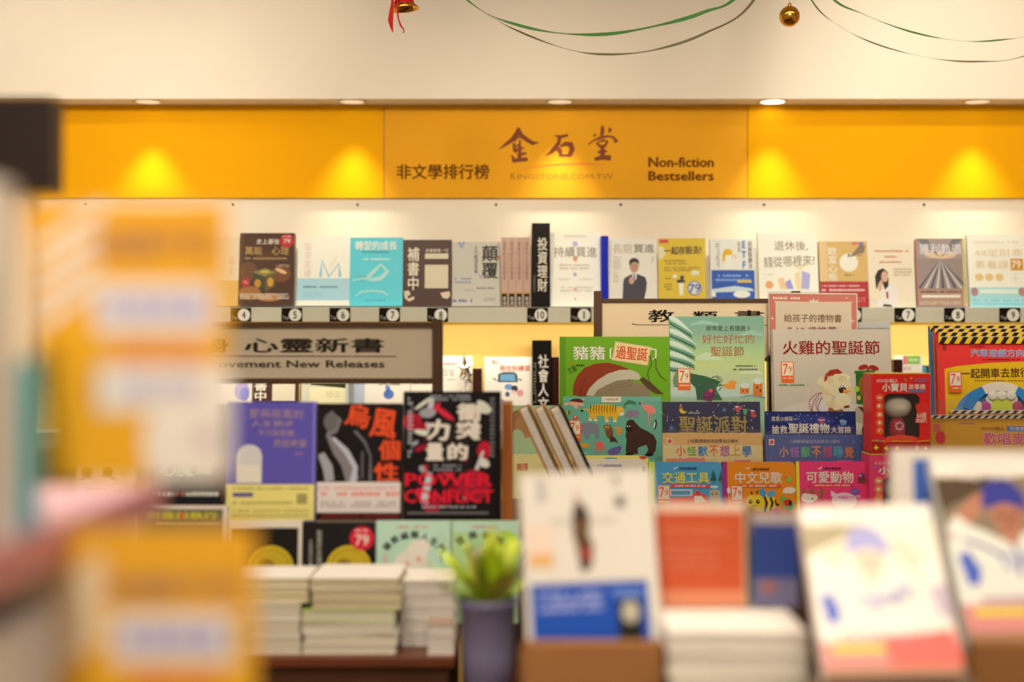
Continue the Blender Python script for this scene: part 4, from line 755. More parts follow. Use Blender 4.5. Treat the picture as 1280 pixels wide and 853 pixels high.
toy_box('red window box with a cream-domed story player and yellow lid edge', 1089.5, 467.5, 1163, 566.2, 3.152, 'B8201A', 'D0A828',
   [rect(45, 725, 372, 795, '8A1A10'), line([(45, 722), (120, 728), (200, 726), (300, 728), (372, 722)], 5, 'C89028'), poly([(110, 745), (130, 700), (205, 688), (285, 700), (310, 745), (285, 730), (205, 718), (135, 730)], 'C84028')]+ctr+
   [starf(68, 763, 17, 'E0C030'), starf(125, 766, 17, 'E0C030'), starf(185, 764, 15, 'C8C030'), starf(297, 764, 15, 'B88828'), starf(345, 766, 15, 'B88828'), poly([(288, 520), (325, 508), (362, 522), (368, 560), (355, 630), (285, 620), (298, 570)], 'C82C20'), text('54首', 296, 565, 350, 600, 'E8C8A0', .01), greek(292, 600, 350, 622, 'E8C0A0', 2), line([(225, 375), (240, 388)], 6, '3A7A38'), ell(265, 372, 6, 6, 'D89028', 8), rect(280, 372, 355, 395, '8A3A48'), rect(248, 440, 340, 452, '4A6A98'), line([(70, 715), (95, 722)], 8, '4A4A88')],
   [text('FOOD超人', 72, 376, 190, 398, 'E8D0A8', .015), text('小寶貝', 98, 400, 242, 448, 'F0E0C0', .03), text('故事機', 248, 405, 342, 436, 'E8C8A0', .015)],
   (112, 460, 312, 705), 'A01E30', 'BCA07C')
Zm(900, 490, 4.923)
toy_box('pink window box with a pale-domed story player, partly hidden by the white magazines', 1087, 568.5, 1160, CY+(ZC-steps[0][2]-.0005)*F/3.15, 3.15, 'B83048', 'D0A828',
   [ell(975, y, 24, 24, 'D87838', 20) for y in (548, 600, 650, 702)]+[rect(962, 542, 988, 554, 'E8C8A0'), ell(974, 600, 9, 10, 'E8C8A0'), line([(945, 460), (970, 470)], 8, '5A6AA0'), ell(1065, 432, 14, 14, '4A2A20')],
   [text('心心水晶', 950, 425, 1045, 448, 'D8A0A8', 0), text('小公主', 972, 458, 1185, 508, 'F0D8C8', .03)],
   (1005, 525, 1260, 760), 'C07088', 'C8A090')

# steering-wheel sound books and singing books with striped heads
def stripes(mp, x0, x1, y0, y1, ca, cb, n, slant, parent, y):
    its = [rect(x0, y0, x1, y1, ca)]
    w = (x1-x0)/n; x1 -= 0
    for i in range(0, n, 2):
        a = x0+w*i; its.append(poly([(a+slant, y0), (a+w+slant, y0), (a+w, y1), (a, y1)], cb))
    print_part('striped_edge', its, mp, parent, y, step=.00003, m=GLOSS)
Zm(1160, 400, 5.017)
XE = 1330
def sound_book(label, x0, y0, Y, y1, base, sc_, items, title, extra=None, t=.012, side=None, n=24, name='sound_book', cab=('C89A18', '1C140C'), bandh=32, tall=0):
    px0, py0 = x0, y0; y1 = CY+(ZC-steps[3][2]-.0005)*F/Y if Y > 3.46 else y1
    parts = []
    r = book(name, label, 'book', (px0, py0, XE, y1), Y, t, lean=5, cover=base, spinec=side, parts=[('cover_picture', items), ('title', title)] if items else [], group='sound books with striped tops at the right edge', pages='C8B48C')
    a = R(5); k = (py0-CY)/F; bz = ZC-(y1-CY)/F*Y; dz = ZC-(py0-CY)/F*Y-bz; h = dz/(math.cos(a)+k*math.sin(a)); ww = (XE-px0)/F*Y
    mp = lambda px, py: ((px-px0)/(XE-px0)*ww-ww/2, (y1-py)/(y1-py0)*h)
    zx = (px0-1160)*5.017; zy = (py0-400)*5.017
    stripes(mp, zx, (XE-1160)*5.017, zy, zy+bandh, *cab, n, 28, r, -.0058)
    mb = MB(); mb.tube([(-ww/2, -.006, h), (ww/2, -.006, h)], .0007, (1, 1, 1, 1), 6); mb.build('plastic_wrap', FILM2, r)  # white tube stands in for the gleam along the wrap's top edge
    return r, mp
sound_book('rearmost sound book with blue sides and striped yellow-black top', 1165, 408, 3.56, 546, '3A5A70', None, [], [], side='33506A')
sound_book('second sound book from the back with striped yellow-black top', 1171, 412, 3.53, 546, 'B02820', None, [], [], side='A02820')
sound_book('third sound book from the back with striped yellow-black top', 1176, 416.5, 3.50, 546, 'B02820', None, [], [], side='A02820')
r_, mp = sound_book('front red and yellow sound book with toy steering wheel and orange discount sticker', 1175.5, 422, 3.47, 546, 'B02A20', None,
  [rect(85, 140, 700, 300, 'B62A22'), poly([(115, 600), (115, 310), (200, 292), (400, 272), (650, 262), (860, 262), (860, 900), (115, 900)], 'D09C18'), ell(440, 620, 270, 210, '3E6E8E', 36), poly([(175, 560), (230, 540), (300, 900), (175, 900)], '5A86A0'), rect(105, 150, 130, 195, '7A2018'), greek(275, 160, 375, 175, '5A1814', 1) if 0 else ell(430, 800, 20, 20, '3E6E8E')],
  [text('FOOD超人', 278, 160, 375, 176, '4A1410', .01), text('汽車遊戲方向盤', 280, 185, 680, 235, 'B8C0C0', .03), text('汽車遊戲方向盤', 281, 187, 681, 234, '5A7A9A', .015), greek(340, 243, 590, 258, '5A1410', 1), text('一起開車去旅行', 215, 305, 650, 368, '3A2410', .02, rot=-.02), greek(300, 375, 640, 392, '7A5414', 1)], n=24, bandh=44)
st = sticker79(135, 330, 215, 462); print_part(st[0], st[1], mp, r_, -.0075)
def arc_band(cx, cy, r0, r1, a0, a1, c, n=20):
    P = [(cx+r1*math.cos(a0+(a1-a0)*i/n), cy-r1*math.sin(a0+(a1-a0)*i/n)) for i in range(n+1)]
    Q = [(cx+r0*math.cos(a0+(a1-a0)*i/n), cy-r0*math.sin(a0+(a1-a0)*i/n)) for i in range(n, -1, -1)]
    return P+Q
mb = MB(); cx, cz = mp(*_p(450, 640)); u = 1/5.017/F*3.47
for a0, a1, c in ((R(20), R(62), '2E6C94'), (R(62), R(118), 'C8C0A8'), (R(118), R(160), '2E6C94')):
    pts = [(cx+q*u, cz+v*u) for q, v in [(p[0]-450, -(p[1]-640)) for p in arc_band(450, 640, 190, 245, a0, a1, c)]]
    mb.slab(pts, -.014, -.006, alb(c))
mb.build('steering_wheel', GLOSS, r_, bevel=.002)
mb = MB()
mb.slab([mp(*_p(x, y)) for x, y in ((375, 545), (360, 500), (385, 462), (430, 450), (490, 450), (545, 465), (560, 500), (555, 545))], -.011, -.006, alb('B8A88C'))
mb.build('horn_panel', GLOSS, r_, bevel=.002)
for x in (403, 460, 518):
    mb = MB(); q = mp(*_p(x, 482)); mb.lathe([(0, 0), (.012, 0), (.012, .003), (.009, .005), (0, .005)], alb('A8A890')); mb.build('button', GLOSS, r_, (q[0], -.011, q[1]), (R(90), 0, 0))
for x, c, rr_ in ((460, 'A0A030', .030), (360, '8A3060', .014), (555, '8A3040', .014), (305, 'B8B0A0', .014)):
    mb = MB(); q = mp(*_p(x, 550)); mb.lathe([(0, 0), (rr_, 0), (rr_, .003), (rr_*.8, .004), (0, .004)], alb(c)); mb.build('dial', GLOSS, r_, (q[0], -.0075, q[1]), (R(90), 0, 0))
Zm(1160, 400, 5.017)
sound_book('rear singing book with black and white striped top', 1190, 514, 3.375, b2, 'A8741C', None, [], [], cab=('C8B894', '1C140C'), n=26, bandh=20)
r_, mp = sound_book('front golden singing book with pink title in a clear wrap', 1165.5, 520, 3.35, CY+(ZC-steps[2][2])*F/3.35, 'B07818', None,
  [rect(25, 625, 115, 900, 'A87018'), rect(115, 625, 860, 900, 'B47C1C'), rect(40, 655, 85, 705, 'A84838'), ell(85, 740, 32, 42, 'B02028'), greek(190, 640, 305, 660, '8A4858', 1), rect(505, 668, 640, 700, '3A6A98')],
  [text('FOOD超人', 345, 672, 490, 696, '5A2A10', .015), text('快樂歡', 520, 672, 620, 696, 'D8C8A0', .01), text('歡唱麥克風', 352, 705, 800, 792, 'E0C8B0', .05), text('歡唱麥克風', 355, 708, 797, 789, 'B03A48', .02)], cab=('C8B894', '1C140C'), n=36, bandh=22)
mb = MB(); a = Wp(1163, 505, 3.32); b_ = Wp(XE, 505, 3.32)
ac = root('clear_riser', 'clear acrylic pocket across the lower part of the striped sound books', 'display stand', (a.x, 3.325, steps[1][2]))
mb.box(0, b_.x-a.x, 0, .002, 0, Wp(0, 499, 3.32).z-steps[1][2], (1,1,1,1)); mb.build('front_panel', FILM, ac)

# ------------------------------------------------------------------ middle-left display (about 2.4 m away)
ILL[:] = [.62, .46, .29]
YA = 2.50; zA = zt(655, YA); zT = zt(822, 2.18)
md = root('book_table', 'dark reddish wooden display table with a raised back shelf, left of centre', 'table', (Wp(180, 0, 2.5).x, 2.18, 0))
xo = Wp(180, 0, 2.5).x; xa, xb = -.95-xo, Wp(568, 0, 2.18).x-xo
mb = MB(); mb.box(xa, xb, 0, .72, zT-.016, zT, (1,1,1,1)); mb.build('tabletop', redwood, md, bevel=.002)
mb = MB(); mb.box(xa+.01, xb-.012, .012, .70, zT-.05, zT-.0162, (1,1,1,1)); mb.build('apron', darkwood, md)
mb = MB(); mb.box(xa+.02, xb-.02, .03, .68, .06, zT-.052, (1,1,1,1)); mb.build('cabinet_base', darkwood, md)
mb = MB(); mb.box(xa, xb-.0, -.01, .0, zT-.085, zT-.055, (1,1,1,1)); mb.build('lower_rail', redwood, md)
md2 = root('back_riser', 'raised dark wooden shelf along the back of the left display table', 'shelf', (xo, 2.18, 0))
mb = MB(); mb.box(xa, Wp(735, 0, 2.75).x-xo, .30, .72, zA-.012, zA, (1,1,1,1)); mb.build('raised_shelf', redwood, md2, bevel=.001)
mb = MB(); mb.box(xa, Wp(735, 0, 2.75).x-xo, .312, .325, zT, zA-.0125, (1,1,1,1)); mb.build('shelf_riser', darkwood, md2)
orangewood = mat('orange_brown_wood', (.36, .115, .025), .4, noise=.2, nscale=12, wave=('X', 9, 4, .25))
a = Wp(627, 505, 2.47); b_ = Wp(641, 505, 2.47)
mb = MB(); mb.box(0, b_.x-a.x, 0, .13, 0, a.z-zA-.0005, (1,1,1,1)); tag(mb.build('end_board', orangewood, None, (a.x, 2.47, zA+.0005), bevel=.001), 'upright orange-brown wooden end board right of the red and black book', 'board')
# base for the shelf part sticking out to the right
mb = MB(); mb.box(xb+.002, Wp(725, 0, 2.75).x-xo, .33, .70, .0, zA-.013, (1,1,1,1)); mb.build('side_cabinet', darkwood, md2)
ILL[:] = [.72, .56, .38]
Zm(280, 380, 4.571)
sign('grey-beige framed topic sign with brush lettering at left', 120, 540.5, 553.5, 402.5, 0, 480, zA, 2.80, 'B59C78', 7,
     [text('心靈新書', 115, 195, 915, 280, '2C2118', .025), text('身', -80, 195, 30, 280, '2C2118', .025), line([(-120, 298), (985, 301)], 5, '3A2C20'), text('Self-Improvement New Releases', -390, 322, 918, 378, '352A1E', .025)], 399, 0)
ILL[:] = [.66, .50, .32]
MB_ = 'face-out books on the raised shelf of the left table'
def mbk(label, r, cover, parts, Y=YA-.0, **k):
    k.setdefault('lean', 6); return book('book', label, 'book', r, Y, k.pop('t', .02), cover=cover, parts=parts, group=k.pop('group', MB_), **k)
yb = 655
Zm(270, 470, 3.459)
mbk('violet-blue book with gold script and a cream arched window, yellow paper band', (282, 502.5, 393.5, yb), '50427A', [
 ('cover_picture', [poly([(85, 470), (85, 350), (95, 322), (115, 306), (140, 300), (165, 306), (185, 322), (194, 350), (194, 470)], 'B8A8A8'), rect(90, 390, 190, 468, 'C4B49C'), rect(412, 112, 425, 470, '6A5C90')]),
 ('title', [text('愛與寂寞的', 135, 145, 370, 185, '9A7468', .005, rot=.02), text('人生散步', 145, 195, 330, 222, 'A07868', 0), text('不只是孤獨', 175, 236, 330, 264, 'A07868', 0), text('而是希望', 245, 278, 385, 312, 'A07868', .005), greek(338, 330, 375, 348, '8A6070', 1)]),
 ('paper_band', [rect(38, 475, 424, 632, 'CDB05A'), greek(60, 486, 400, 500, '8A7430', 1), rect(70, 512, 158, 530, '50406A'), greek(70, 545, 330, 565, '9A8440', 1), greek(70, 580, 400, 620, 'A8924A', 2), rect(348, 516, 392, 560, '8A7840')])], t=.022)
Zm(270, 470, 3.459)
mbk('black book with a grey crouching figure and orange-red brush title', (395, 504.5, 502, yb-3), '16100E', [
 ('cover_picture', [line([(480, 165), (510, 200), (500, 240), (480, 260), (520, 330), (560, 380), (590, 460)], [40, 60, 40, 20, 40, 50, 60], '6E6258'), line([(500, 270), (560, 330), (600, 400), (590, 470)], [14, 24, 22, 30], 'A0948A'), ell(492, 200, 32, 42, '5A5048'), line([(450, 340), (480, 400), (490, 460)], [30, 44, 40], '8A8074'), line([(595, 240), (640, 290), (665, 350), (665, 460)], [14, 12, 8, 14], '5A524A'), line([(630, 330), (630, 450)], 12, '4A423C')]),
 ('title', [text('烏', 555, 122, 665, 225, 'C8401C', .03, rot=.2), text('風', 665, 145, 780, 275, 'C8401C', .03, rot=.15), text('個', 700, 280, 795, 370, 'C8401C', .03), text('性', 680, 380, 790, 462, 'C8401C', .03)]),
 ('paper_band', [rect(435, 464, 796, 598, 'C0A890'), greek(445, 480, 780, 500, 'C08070', 1), greek(440, 500, 790, 530, 'C86A50', 1), greek(450, 545, 560, 575, '8A7A68', 2), greek(580, 545, 670, 575, '8A7A68', 2), greek(690, 545, 780, 575, '8A7A68', 2)]),
 ('foot_print', [greek(440, 602, 790, 622, '7A2018', 1)])], t=.018)
sp_ = []
rr = random.Random(11)
for k in range(22):
    x = rr.uniform(840, 1190); y = rr.uniform(120, 560); sp_.append(ell(x, y, rr.uniform(12, 42), rr.uniform(16, 55), rr.choice(['A01824', 'B82030', '8A1420', '6A1018']), 10, rr.uniform(0, 3)))
for k in range(16):
    x = rr.uniform(850, 1160); y = rr.uniform(110, 420); sp_.append(ell(x, y, rr.uniform(8, 24), rr.uniform(14, 50), rr.choice(['A89C8E', '8A7E74', 'BCB0A2']), 9, rr.uniform(0, 3)))
sp_ += [ell(1000, 300, 95, 110, '201816'), line([(900, 560), (915, 470), (930, 380)], [34, 30, 14], 'A89C8E'), line([(1075, 540), (1110, 460), (1155, 330)], [18, 22, 10], 'B0A496'), ell(1115, 480, 70, 70, '8A1622', 14)]
mbk('black book splattered in red and white with bold white characters', (503.5, 489.5, 626, yb-2), '14100E', [
 ('cover_picture', sp_+[greek(925, 80, 1100, 110, '8A8078', 2), greek(828, 90, 848, 360, '9A9084', 14), greek(1185, 90, 1205, 360, '6A6058', 14), rect(915, 378, 1085, 425, '1A1614'), greek(940, 385, 1060, 420, '7A7068', 2), greek(890, 568, 1130, 582, '9A9084', 1), greek(815, 592, 1180, 610, '6A6054', 1)]),
 ('title', [text('衝突', 1035, 120, 1150, 280, 'E0D4C4', .05, True, rot=.06), text('的', 1000, 295, 1090, 370, 'E0D4C4', .05), text('力', 912, 190, 1010, 285, 'E0D4C4', .05, rot=.06), text('量', 905, 295, 985, 372, 'E0D4C4', .05),
   text('POWER', 815, 428, 1195, 485, 'C01824', .03), text('CONFLICT', 812, 500, 1200, 558, 'C01824', .03)])], t=.045, lean=4, back='8A7868', pages='D8C6A6')
Zm(60, 560, 4.923)
mbk('black book with pale brush title, showing below the upper yellow card', (186, 505, 280, 633), '1C1A18', [
 ('cover_picture', [rect(620, 260, 1065, 350, '161616'), line([(1070, 100), (1070, 350)], 8, '5A2818')]),
 ('title', [text('心魔', 690, 90, 890, 190, 'B8B0A0', .01), text('癮', 905, 90, 1005, 180, 'B8B0A0', .01), greek(630, 272, 770, 312, 'C0B8A8', 1), greek(780, 272, 840, 310, 'A83A30', 1), greek(850, 272, 1055, 310, 'C0B8A8', 1)])], Y=YA+.0, lean=5)
mbk('cream book with a pencil drawing of winged figures, far left', (94, 505, 168, 628), 'CDAE72', [
 ('cover_picture', [rect(170, 100, 530, 335, 'D4B67C'), ell(235, 165, 34, 34, '7A4A28'), ell(365, 162, 32, 30, '6A4024'), line([(185, 210), (240, 190), (290, 215)], [4, 14, 4], '8A5A34'), line([(310, 190), (370, 185), (415, 210)], [4, 14, 4], '8A5A34'), ell(300, 215, 30, 50, 'C8A888'), ell(230, 270, 40, 60, 'C0A894'), ell(385, 270, 36, 55, 'C8AC98'), line([(240, 250), (350, 258), (355, 330), (242, 325), (240, 250)], 5, '5A3A28'), ell(300, 300, 24, 30, 'A8886A'), line([(430, 270), (445, 260)], 8, '4A3424'), line([(450, 180), (470, 160)], 4, '6A4A34')])], lean=5)
# lower row on the table
Y_L = 2.43; ybl = CY+(ZC-zT)*F/Y_L
GLL = 'books standing in the lower row of the left table'
Zm(60, 560, 4.923)
mbk('cream-bordered book with yellow band lettering, leftmost of the lower row', (84, 633, 166, ybl), 'C8B894', [('cover_picture', [rect(190, 378, 490, 900, '4A4630')]), ('title', [rect(205, 388, 262, 430, '8A3838'), text('巨人思考', 268, 390, 445, 430, 'B0A820', .02), greek(200, 448, 460, 468, 'C07848', 1)])], Y=Y_L, group=GLL, lean=5)
mbk('cream-bordered book with yellow band lettering, below the black brush-title book', (168, 633, 281, ybl), 'C8B894', [('cover_picture', [rect(545, 378, 1065, 900, '54503A')]), ('title', [text('創意與執行', 595, 394, 1030, 438, 'B4A424', .02), ell(810, 418, 20, 20, 'A84830'), greek(650, 455, 1050, 472, 'C0986A', 1)])], Y=Y_L, group=GLL, lean=5)
Zm(290, 640, 3.459)
coin = lambda cx, cy, r: [ell(cx, cy, r, r, 'B8921C', 32), ell(cx, cy, r*.86, r*.86, '8E6E14', 32), ell(cx, cy, r*.8, r*.8, 'AE8A1E', 32), ell(cx-r*.2, cy-r*.1, r*.35, r*.3, '7E6010'), ell(cx+r*.25, cy+r*.2, r*.3, r*.25, '866812'), ell(cx, cy+r*.15, r*.12, r*.12, '201808')]
mbk('black book in a cream border with a large gold coin, no sticker', (283, 651, 376, ybl), 'C8B48C', [('cover_picture', [rect(-10, 70, 282, 900, '1A1610')]+coin(166, 245, 97))], Y=Y_L, group=GLL, lean=5)
mbk('black book with a gold coin and round red sticker', (377.5, 653, 468, ybl), '1A1612', [('cover_picture', coin(502, 245, 98)), ('title', [text('大富翁的習慣', 328, 120, 345, 260, 'A89878', 0, True), text('致富的金錢學', 362, 80, 385, 250, 'A89878', 0, True)]),
  ('red_sticker', [ell(559, 116, 53, 53, 'B8202C', 28), text('79', 530, 100, 588, 148, 'E8C0A8', .01), greek(530, 75, 590, 88, 'E8B0A0', 1)])], Y=Y_L, group=GLL, lean=5)
def arcwords(s, cx, cy, r, a0, a1, size, c):
    o = []
    for i, ch in enumerate(s):
        a = a0+(a1-a0)*i/(len(s)-1); x = cx+r*math.sin(a); y = cy-r*math.cos(a); o.append(text(ch, x-size/2, y-size/2, x+size/2, y+size/2, c, .02, rot=a))
    return o
mbk('mint green book with a fluffy cream creature and arched black title', (469.5, 651.5, 563, ybl), 'A0AE88', [('cover_picture', [ell(775, 225, 70, 60, 'D8C49C', 20), ell(735, 230, 36, 48, 'D8C49C'), ell(800, 180, 46, 55, 'DCC8A2'), ell(830, 145, 22, 34, 'DCC8A2', rot=-.4), ell(755, 228, 10, 12, 'D88868'), ell(805, 208, 10, 12, 'D88868'), ell(880, 272, 14, 14, 'C0402C'), ell(772, 290, 8, 8, '30281C'), greek(650, 180, 672, 240, 'C88870', 3), greek(715, 58, 845, 74, 'C06A58', 1), line([(900, 190), (905, 220)], 6, '6A6450')]), ('title', arcwords('貓熊編輯人生門', 780, 250, 150, -.85, .95, 34, '2C3028'))], Y=Y_L, group=GLL, lean=5)
mbk('lighter green companion book with arched title, beside the potted plant', (564.5, 651.5, 648, ybl), '98A86C', [('cover_picture', [rect(955, 42, 1250, 90, 'A0AE88'), ell(1110, 220, 90, 70, 'C8C088'), ell(1110, 170, 34, 30, 'D8C49C'), greek(1040, 58, 1150, 74, 'B86A58', 1), ell(1180, 120, 50, 40, '9AAA40')]), ('title', arcwords('貓與鵜鶘', 1070, 250, 150, -.6, .6, 36, '2C3028'))], Y=Y_L, group=GLL, lean=5)

# piles of books lying on the table
def pile(label, x0, x1, ys, Yf, depth, zb, top, lab2, group, jitter=.0015, tilt=0, pcol='C4AC84'):
    """ys: picture heights of the layer boundaries on the front face, bottom to top"""
    rr = random.Random(int(x0))
    n = len(ys)-1
    for i in range(n):
        za = ZC-(ys[i]-CY)/F*Yf; z2 = ZC-(ys[i+1]-CY)/F*Yf
        if i == 0: za = zb
        za += .0003; hh = z2-za-.0003
        a = Wp(x0, 0, Yf); b_ = Wp(x1, 0, Yf); ww = b_.x-a.x; ox = rr.uniform(-jitter, jitter); oy = rr.uniform(0, jitter)
        pos = 'topmost' if i == n-1 else 'lowest' if i == 0 else ('second' , 'third', 'fourth', 'fifth', 'sixth', 'seventh', 'eighth')[i-1]+' from the bottom'
        r = root('book', '%s, %s' % (label, pos), 'book', ((a.x+b_.x)/2+ox, Yf+depth/2+oy, za), (0, 0, R(rr.uniform(-1.5, 1.5))), group)
        ct = min(.0012, hh*.1); mb = MB(); cc = alb(top if i == n-1 else rr.choice(lab2))
        mb.box(-ww/2, ww/2, -depth/2, depth/2, 0, ct, cc).box(-ww/2, ww/2, -depth/2, depth/2, hh-ct, hh, cc).box(-ww/2, ww/2, depth/2-ct, depth/2, ct, hh-ct, cc); mb.build('cover', PRINT, r)
        mb = MB(); mb.box(-ww/2+.001, ww/2-.001, -depth/2+.001, depth/2-ct, ct, hh-ct, alb(pcol)); mb.build('page_block', PAGESZ, r)
GP = 'books piled flat on the left table'
CR = ['C8B490', 'B8A480', 'D0BC98', 'A8B0A8']
pile('pale book in the low pile beside the lower yellow card', 290, 376, [820, 797, 775, 755], 2.2, .14, zT, 'D8C8B0', CR, GP)
pile('pale book in the leaning upper pile at left', 296, 386, [0, 738, 722], 2.23, .13, zt(754.5, 2.2)+.002, 'D0BC90', ['C8B080', 'C0A878'], GP) if 0 else None
pile('white-edged book in the pile under the gold coin books', 378, 495, [820, 806, 792, 778, 763.5], 2.2, .145, zT, '9AA048', ['C8B494', 'BCA888'], GP)
pile('cream book in the upper pile under the gold coin books', 389, 500, [763.5, 750, 737, 723], 2.2, .14, zt(763.5, 2.2)+.001, 'D8C4A4', ['B89C70', 'C0A67C'], GP, pcol='B89C6C')
pile('warm cream book of the upper left pile', 290, 386, [755, 744, 734, 723], 2.205, .12, zt(755, 2.2)+.001, 'D8C49C', ['C4AA78', 'C8B080'], GP, pcol='C4A874')
pile('white book in the tall pile below the mint green books', 500, 567, [806, 790, 774, 758, 742, 726], 2.26, .12, zT, 'C8B494', ['C8B49A', 'BCA890'], GP, pcol='C0A88A')
pile('small pinkish white book at the front right corner of the table', 535, 568, [820, 797, 782], 2.195, .06, zT, '8A6A50', ['C8A890'], GP, pcol='CCB098')

# leaning books seen from their page edges
ILL[:] = [.64, .48, .29]
for k, (cc, lab, th) in enumerate((('8A5420', 'brown-backed book leaning left, the one nearest the wooden end board', .025), ('9A6428', 'brown-backed book leaning left, in the middle of three', .025), ('1A120E', 'black-backed book leaning left, rightmost of three', .026))):
    Yk = 2.78; px = 655+k*20+62; ang = R(25)
    base = Vector((Wp(px, 0, Yk).x, Yk, zA+th*math.sin(ang)+.0006))
    r = root('leaning_book', lab, 'book', base, (0, -ang, 0), 'books leaning beside the wooden end panel')
    hh = .20
    z_ = 0
    M_ = MB(); c1 = alb('9A6028'); c2 = alb(cc)
    M_.box(-th, -th+.0035, 0, .14, 0, hh, c1).box(-.0035 if k < 2 else -.006, 0, 0, .14, 0, hh, c2).box(-th, 0, .1385, .14, 0, hh, c2); M_.build('cover', PRINT, r)
    M_ = MB(); M_.box(-th+.004, -.0065, .002, .138, .002, hh-.002, alb('D8C09A')); M_.build('page_block', PAGES, r)

# ------------------------------------------------------------------ front table (about 1.5 m away)
ILL[:] = [.85, .68, .47]
ZF = .99
ft = root('front_table', 'dark brown front table below the blurred books', 'table', (.2, 1.2, 0))
mb = MB(); mb.box(-.28, .75, 0, .66, ZF-.03, ZF, (1,1,1,1)); mb.build('tabletop', redwood, ft, bevel=.003)
mb = MB(); mb.box(-.25, .72, .03, .63, 0, ZF-.031, (1,1,1,1)); mb.build('cabinet_base', darkwood, ft)
kraft = mat('kraft_cardboard', (.27, .125, .04), .8, noise=.12, nscale=30, wave=('X', 60, 1, .08))
def cradle(label, x0, x1, Y, ytop, w_, loc_roll=0):
    """folded kraft cardboard easel with a front lip"""
    a = Wp(x0, ytop, Y); b_ = Wp(x1, ytop, Y); zt_ = a.z; W_ = b_.x-a.x
    r = root('cardboard_easel', label, 'display stand', ((a.x+b_.x)/2, Y, ZF), (0, 0, 0), 'kraft cardboard book easels')
    H = zt_-ZF; x = W_/2
    def pn(name, prof, xa, xb):
        n = len(prof); vs = [(xa, y, z) for y, z in prof]+[(xb, y, z) for y, z in prof]
        mb = MB(); mb.add(vs, [list(range(n))[::-1], list(range(n, 2*n))]+[(i, (i+1) % n, n+(i+1) % n, n+i) for i in range(n)], (1,1,1,1)); mb.build(name, kraft, r, bevel=.0008)
    pn('front_lip', [(-.03, 0), (-.026, 0), (-.012, H), (-.018, H+.004), (-.024, H)], -x, x)
    pn('ledge', [(-.012, H-.03), (.055, H-.03), (.055, H-.026), (-.012, H-.026)], -x, x)
    pn('side_wing', [(-.02, 0), (.14, 0), (.12, H*.75), (-.0, H*.95)], -x-.004, -x)
    pn('side_wing', [(-.02, 0), (.14, 0), (.12, H*.75), (-.0, H*.95)], x, x+.004)
    return H-.026+ZF
zb_ = cradle('kraft cardboard easel carrying the white book with the blue band', 655, 826, 1.49, 800, 0)
ILL[:] = [1.28, 1.06, .8]
Zm(640, 560, 3.555)
Yc = 1.50; ybk = CY+(ZC-zb_-.001)*F/Yc
book('book', 'blurred white book with a dark tower and a wide blue paper band, front centre', 'book', (660, 590, 830, ybk), Yc, .022, 14, yaw=3, roll=-2.0, cover='EBD9BF', back='D8C8A8', pages='D8C09C', parts=[
 ('cover_picture', [poly([(318, 240), (330, 200), (342, 240), (375, 290), (382, 350), (370, 400), (390, 440), (388, 500), (372, 560), (330, 570), (318, 500), (312, 440), (302, 400), (300, 320)], '4A3A2C'), rect(322, 340, 360, 380, '8A6030'), rect(318, 400, 370, 430, '7A5428'), ell(355, 485, 30, 36, 'A84838'), ell(325, 225, 12, 32, 'D8B0A0'), rect(90, 350, 212, 490, 'F4D2B4'), rect(100, 480, 205, 540, 'F0B070'), greek(200, 320, 290, 350, 'C8B8A0', 1), greek(400, 320, 500, 350, 'C8B8A0', 1)]),
 ('title', [text('天', 490, 130, 530, 175, '8A8078', .01), text('塔', 500, 225, 550, 280, '5A5450', .03), text('物語', 145, 130, 190, 240, 'B8B0A8', 0, True)]),
 ('paper_band', [rect(95, 618, 625, 950, '2450A4'), greek(130, 650, 420, 750, 'B4B4D4', 3), greek(460, 650, 600, 700, '90A0D0', 2), rect(480, 700, 590, 900, '2A2820'), ell(540, 760, 40, 50, 'C8B898')])], group='blurred foreground books')
# pile on the right of it with the orange book on top
GF = 'thick cream books piled flat on the front table'
ILL[:] = [.85, .68, .47]
pile('thick cream book in the front pile under the orange-red book', 838, 1012, [980, 945, 912, 880, 848, 818, 790], 1.43, .17, ZF, 'E4D0AC', ['D8C49C', 'C8B488', 'B8A484'], GF, .0015, pcol='E0CCA8')
zs = zt(790, 1.43)+.0005
ya_ = CY+(ZC-zs)*F/1.55
ILL[:] = [1.25, 1.15, .85]
Zm(800, 560, 2.667)
book('book', 'orange-red book with a cream top edge leaning on the front pile', 'book', (812, 628, 938, ya_), 1.55, .014, 6, yaw=0, cover='EED0AA', pages='E8CFA4', spine='R', spinec='5A6040', parts=[
 ('cover_picture', [rect(32, 215, 350, 480, 'CE5C34'), rect(355, 190, 372, 540, '5A6840'), rect(32, 480, 350, 540, 'E08C60'), greek(80, 260, 300, 300, 'DC7C54', 2), greek(60, 320, 260, 420, 'D87450', 4)])], group='blurred foreground books')
book('book', 'blue book with a grey foot right of the orange-red book', 'book', (941, 640, 998, ya_), 1.545, .018, 5, yaw=-4, cover='34467E', parts=[
 ('cover_picture', [rect(375, 215, 540, 255, 'B8A898'), rect(375, 440, 540, 540, '706C80'), ell(430, 470, 30, 22, '9A6A60')])], group='blurred foreground books')
ILL[:] = [.7, .55, .37]
a = Wp(815, 900, 1.44)
r = root('book', 'navy book with a red edge standing between the easel and the pile', 'book', (a.x-.003, 1.47, ZF), (0,0,0), 'blurred foreground books')
mb = MB(); mb.box(0, .022, 0, .12, 0, zt(808, 1.47)-ZF, alb('1C1C34')).box(.022, .026, 0, .12, 0, zt(808, 1.47)-ZF, alb('7A1C2C')).box(.0, .026, -.001, 0, 0, zt(808, 1.47)-ZF, alb('241C30')); mb.build('cover', GLOSS, r)
mb = MB(); mb.box(.001, .025, .12, .121, .001, zt(808, 1.47)-ZF-.001, alb('D8C8A8')); mb.build('page_block', PAGES, r)
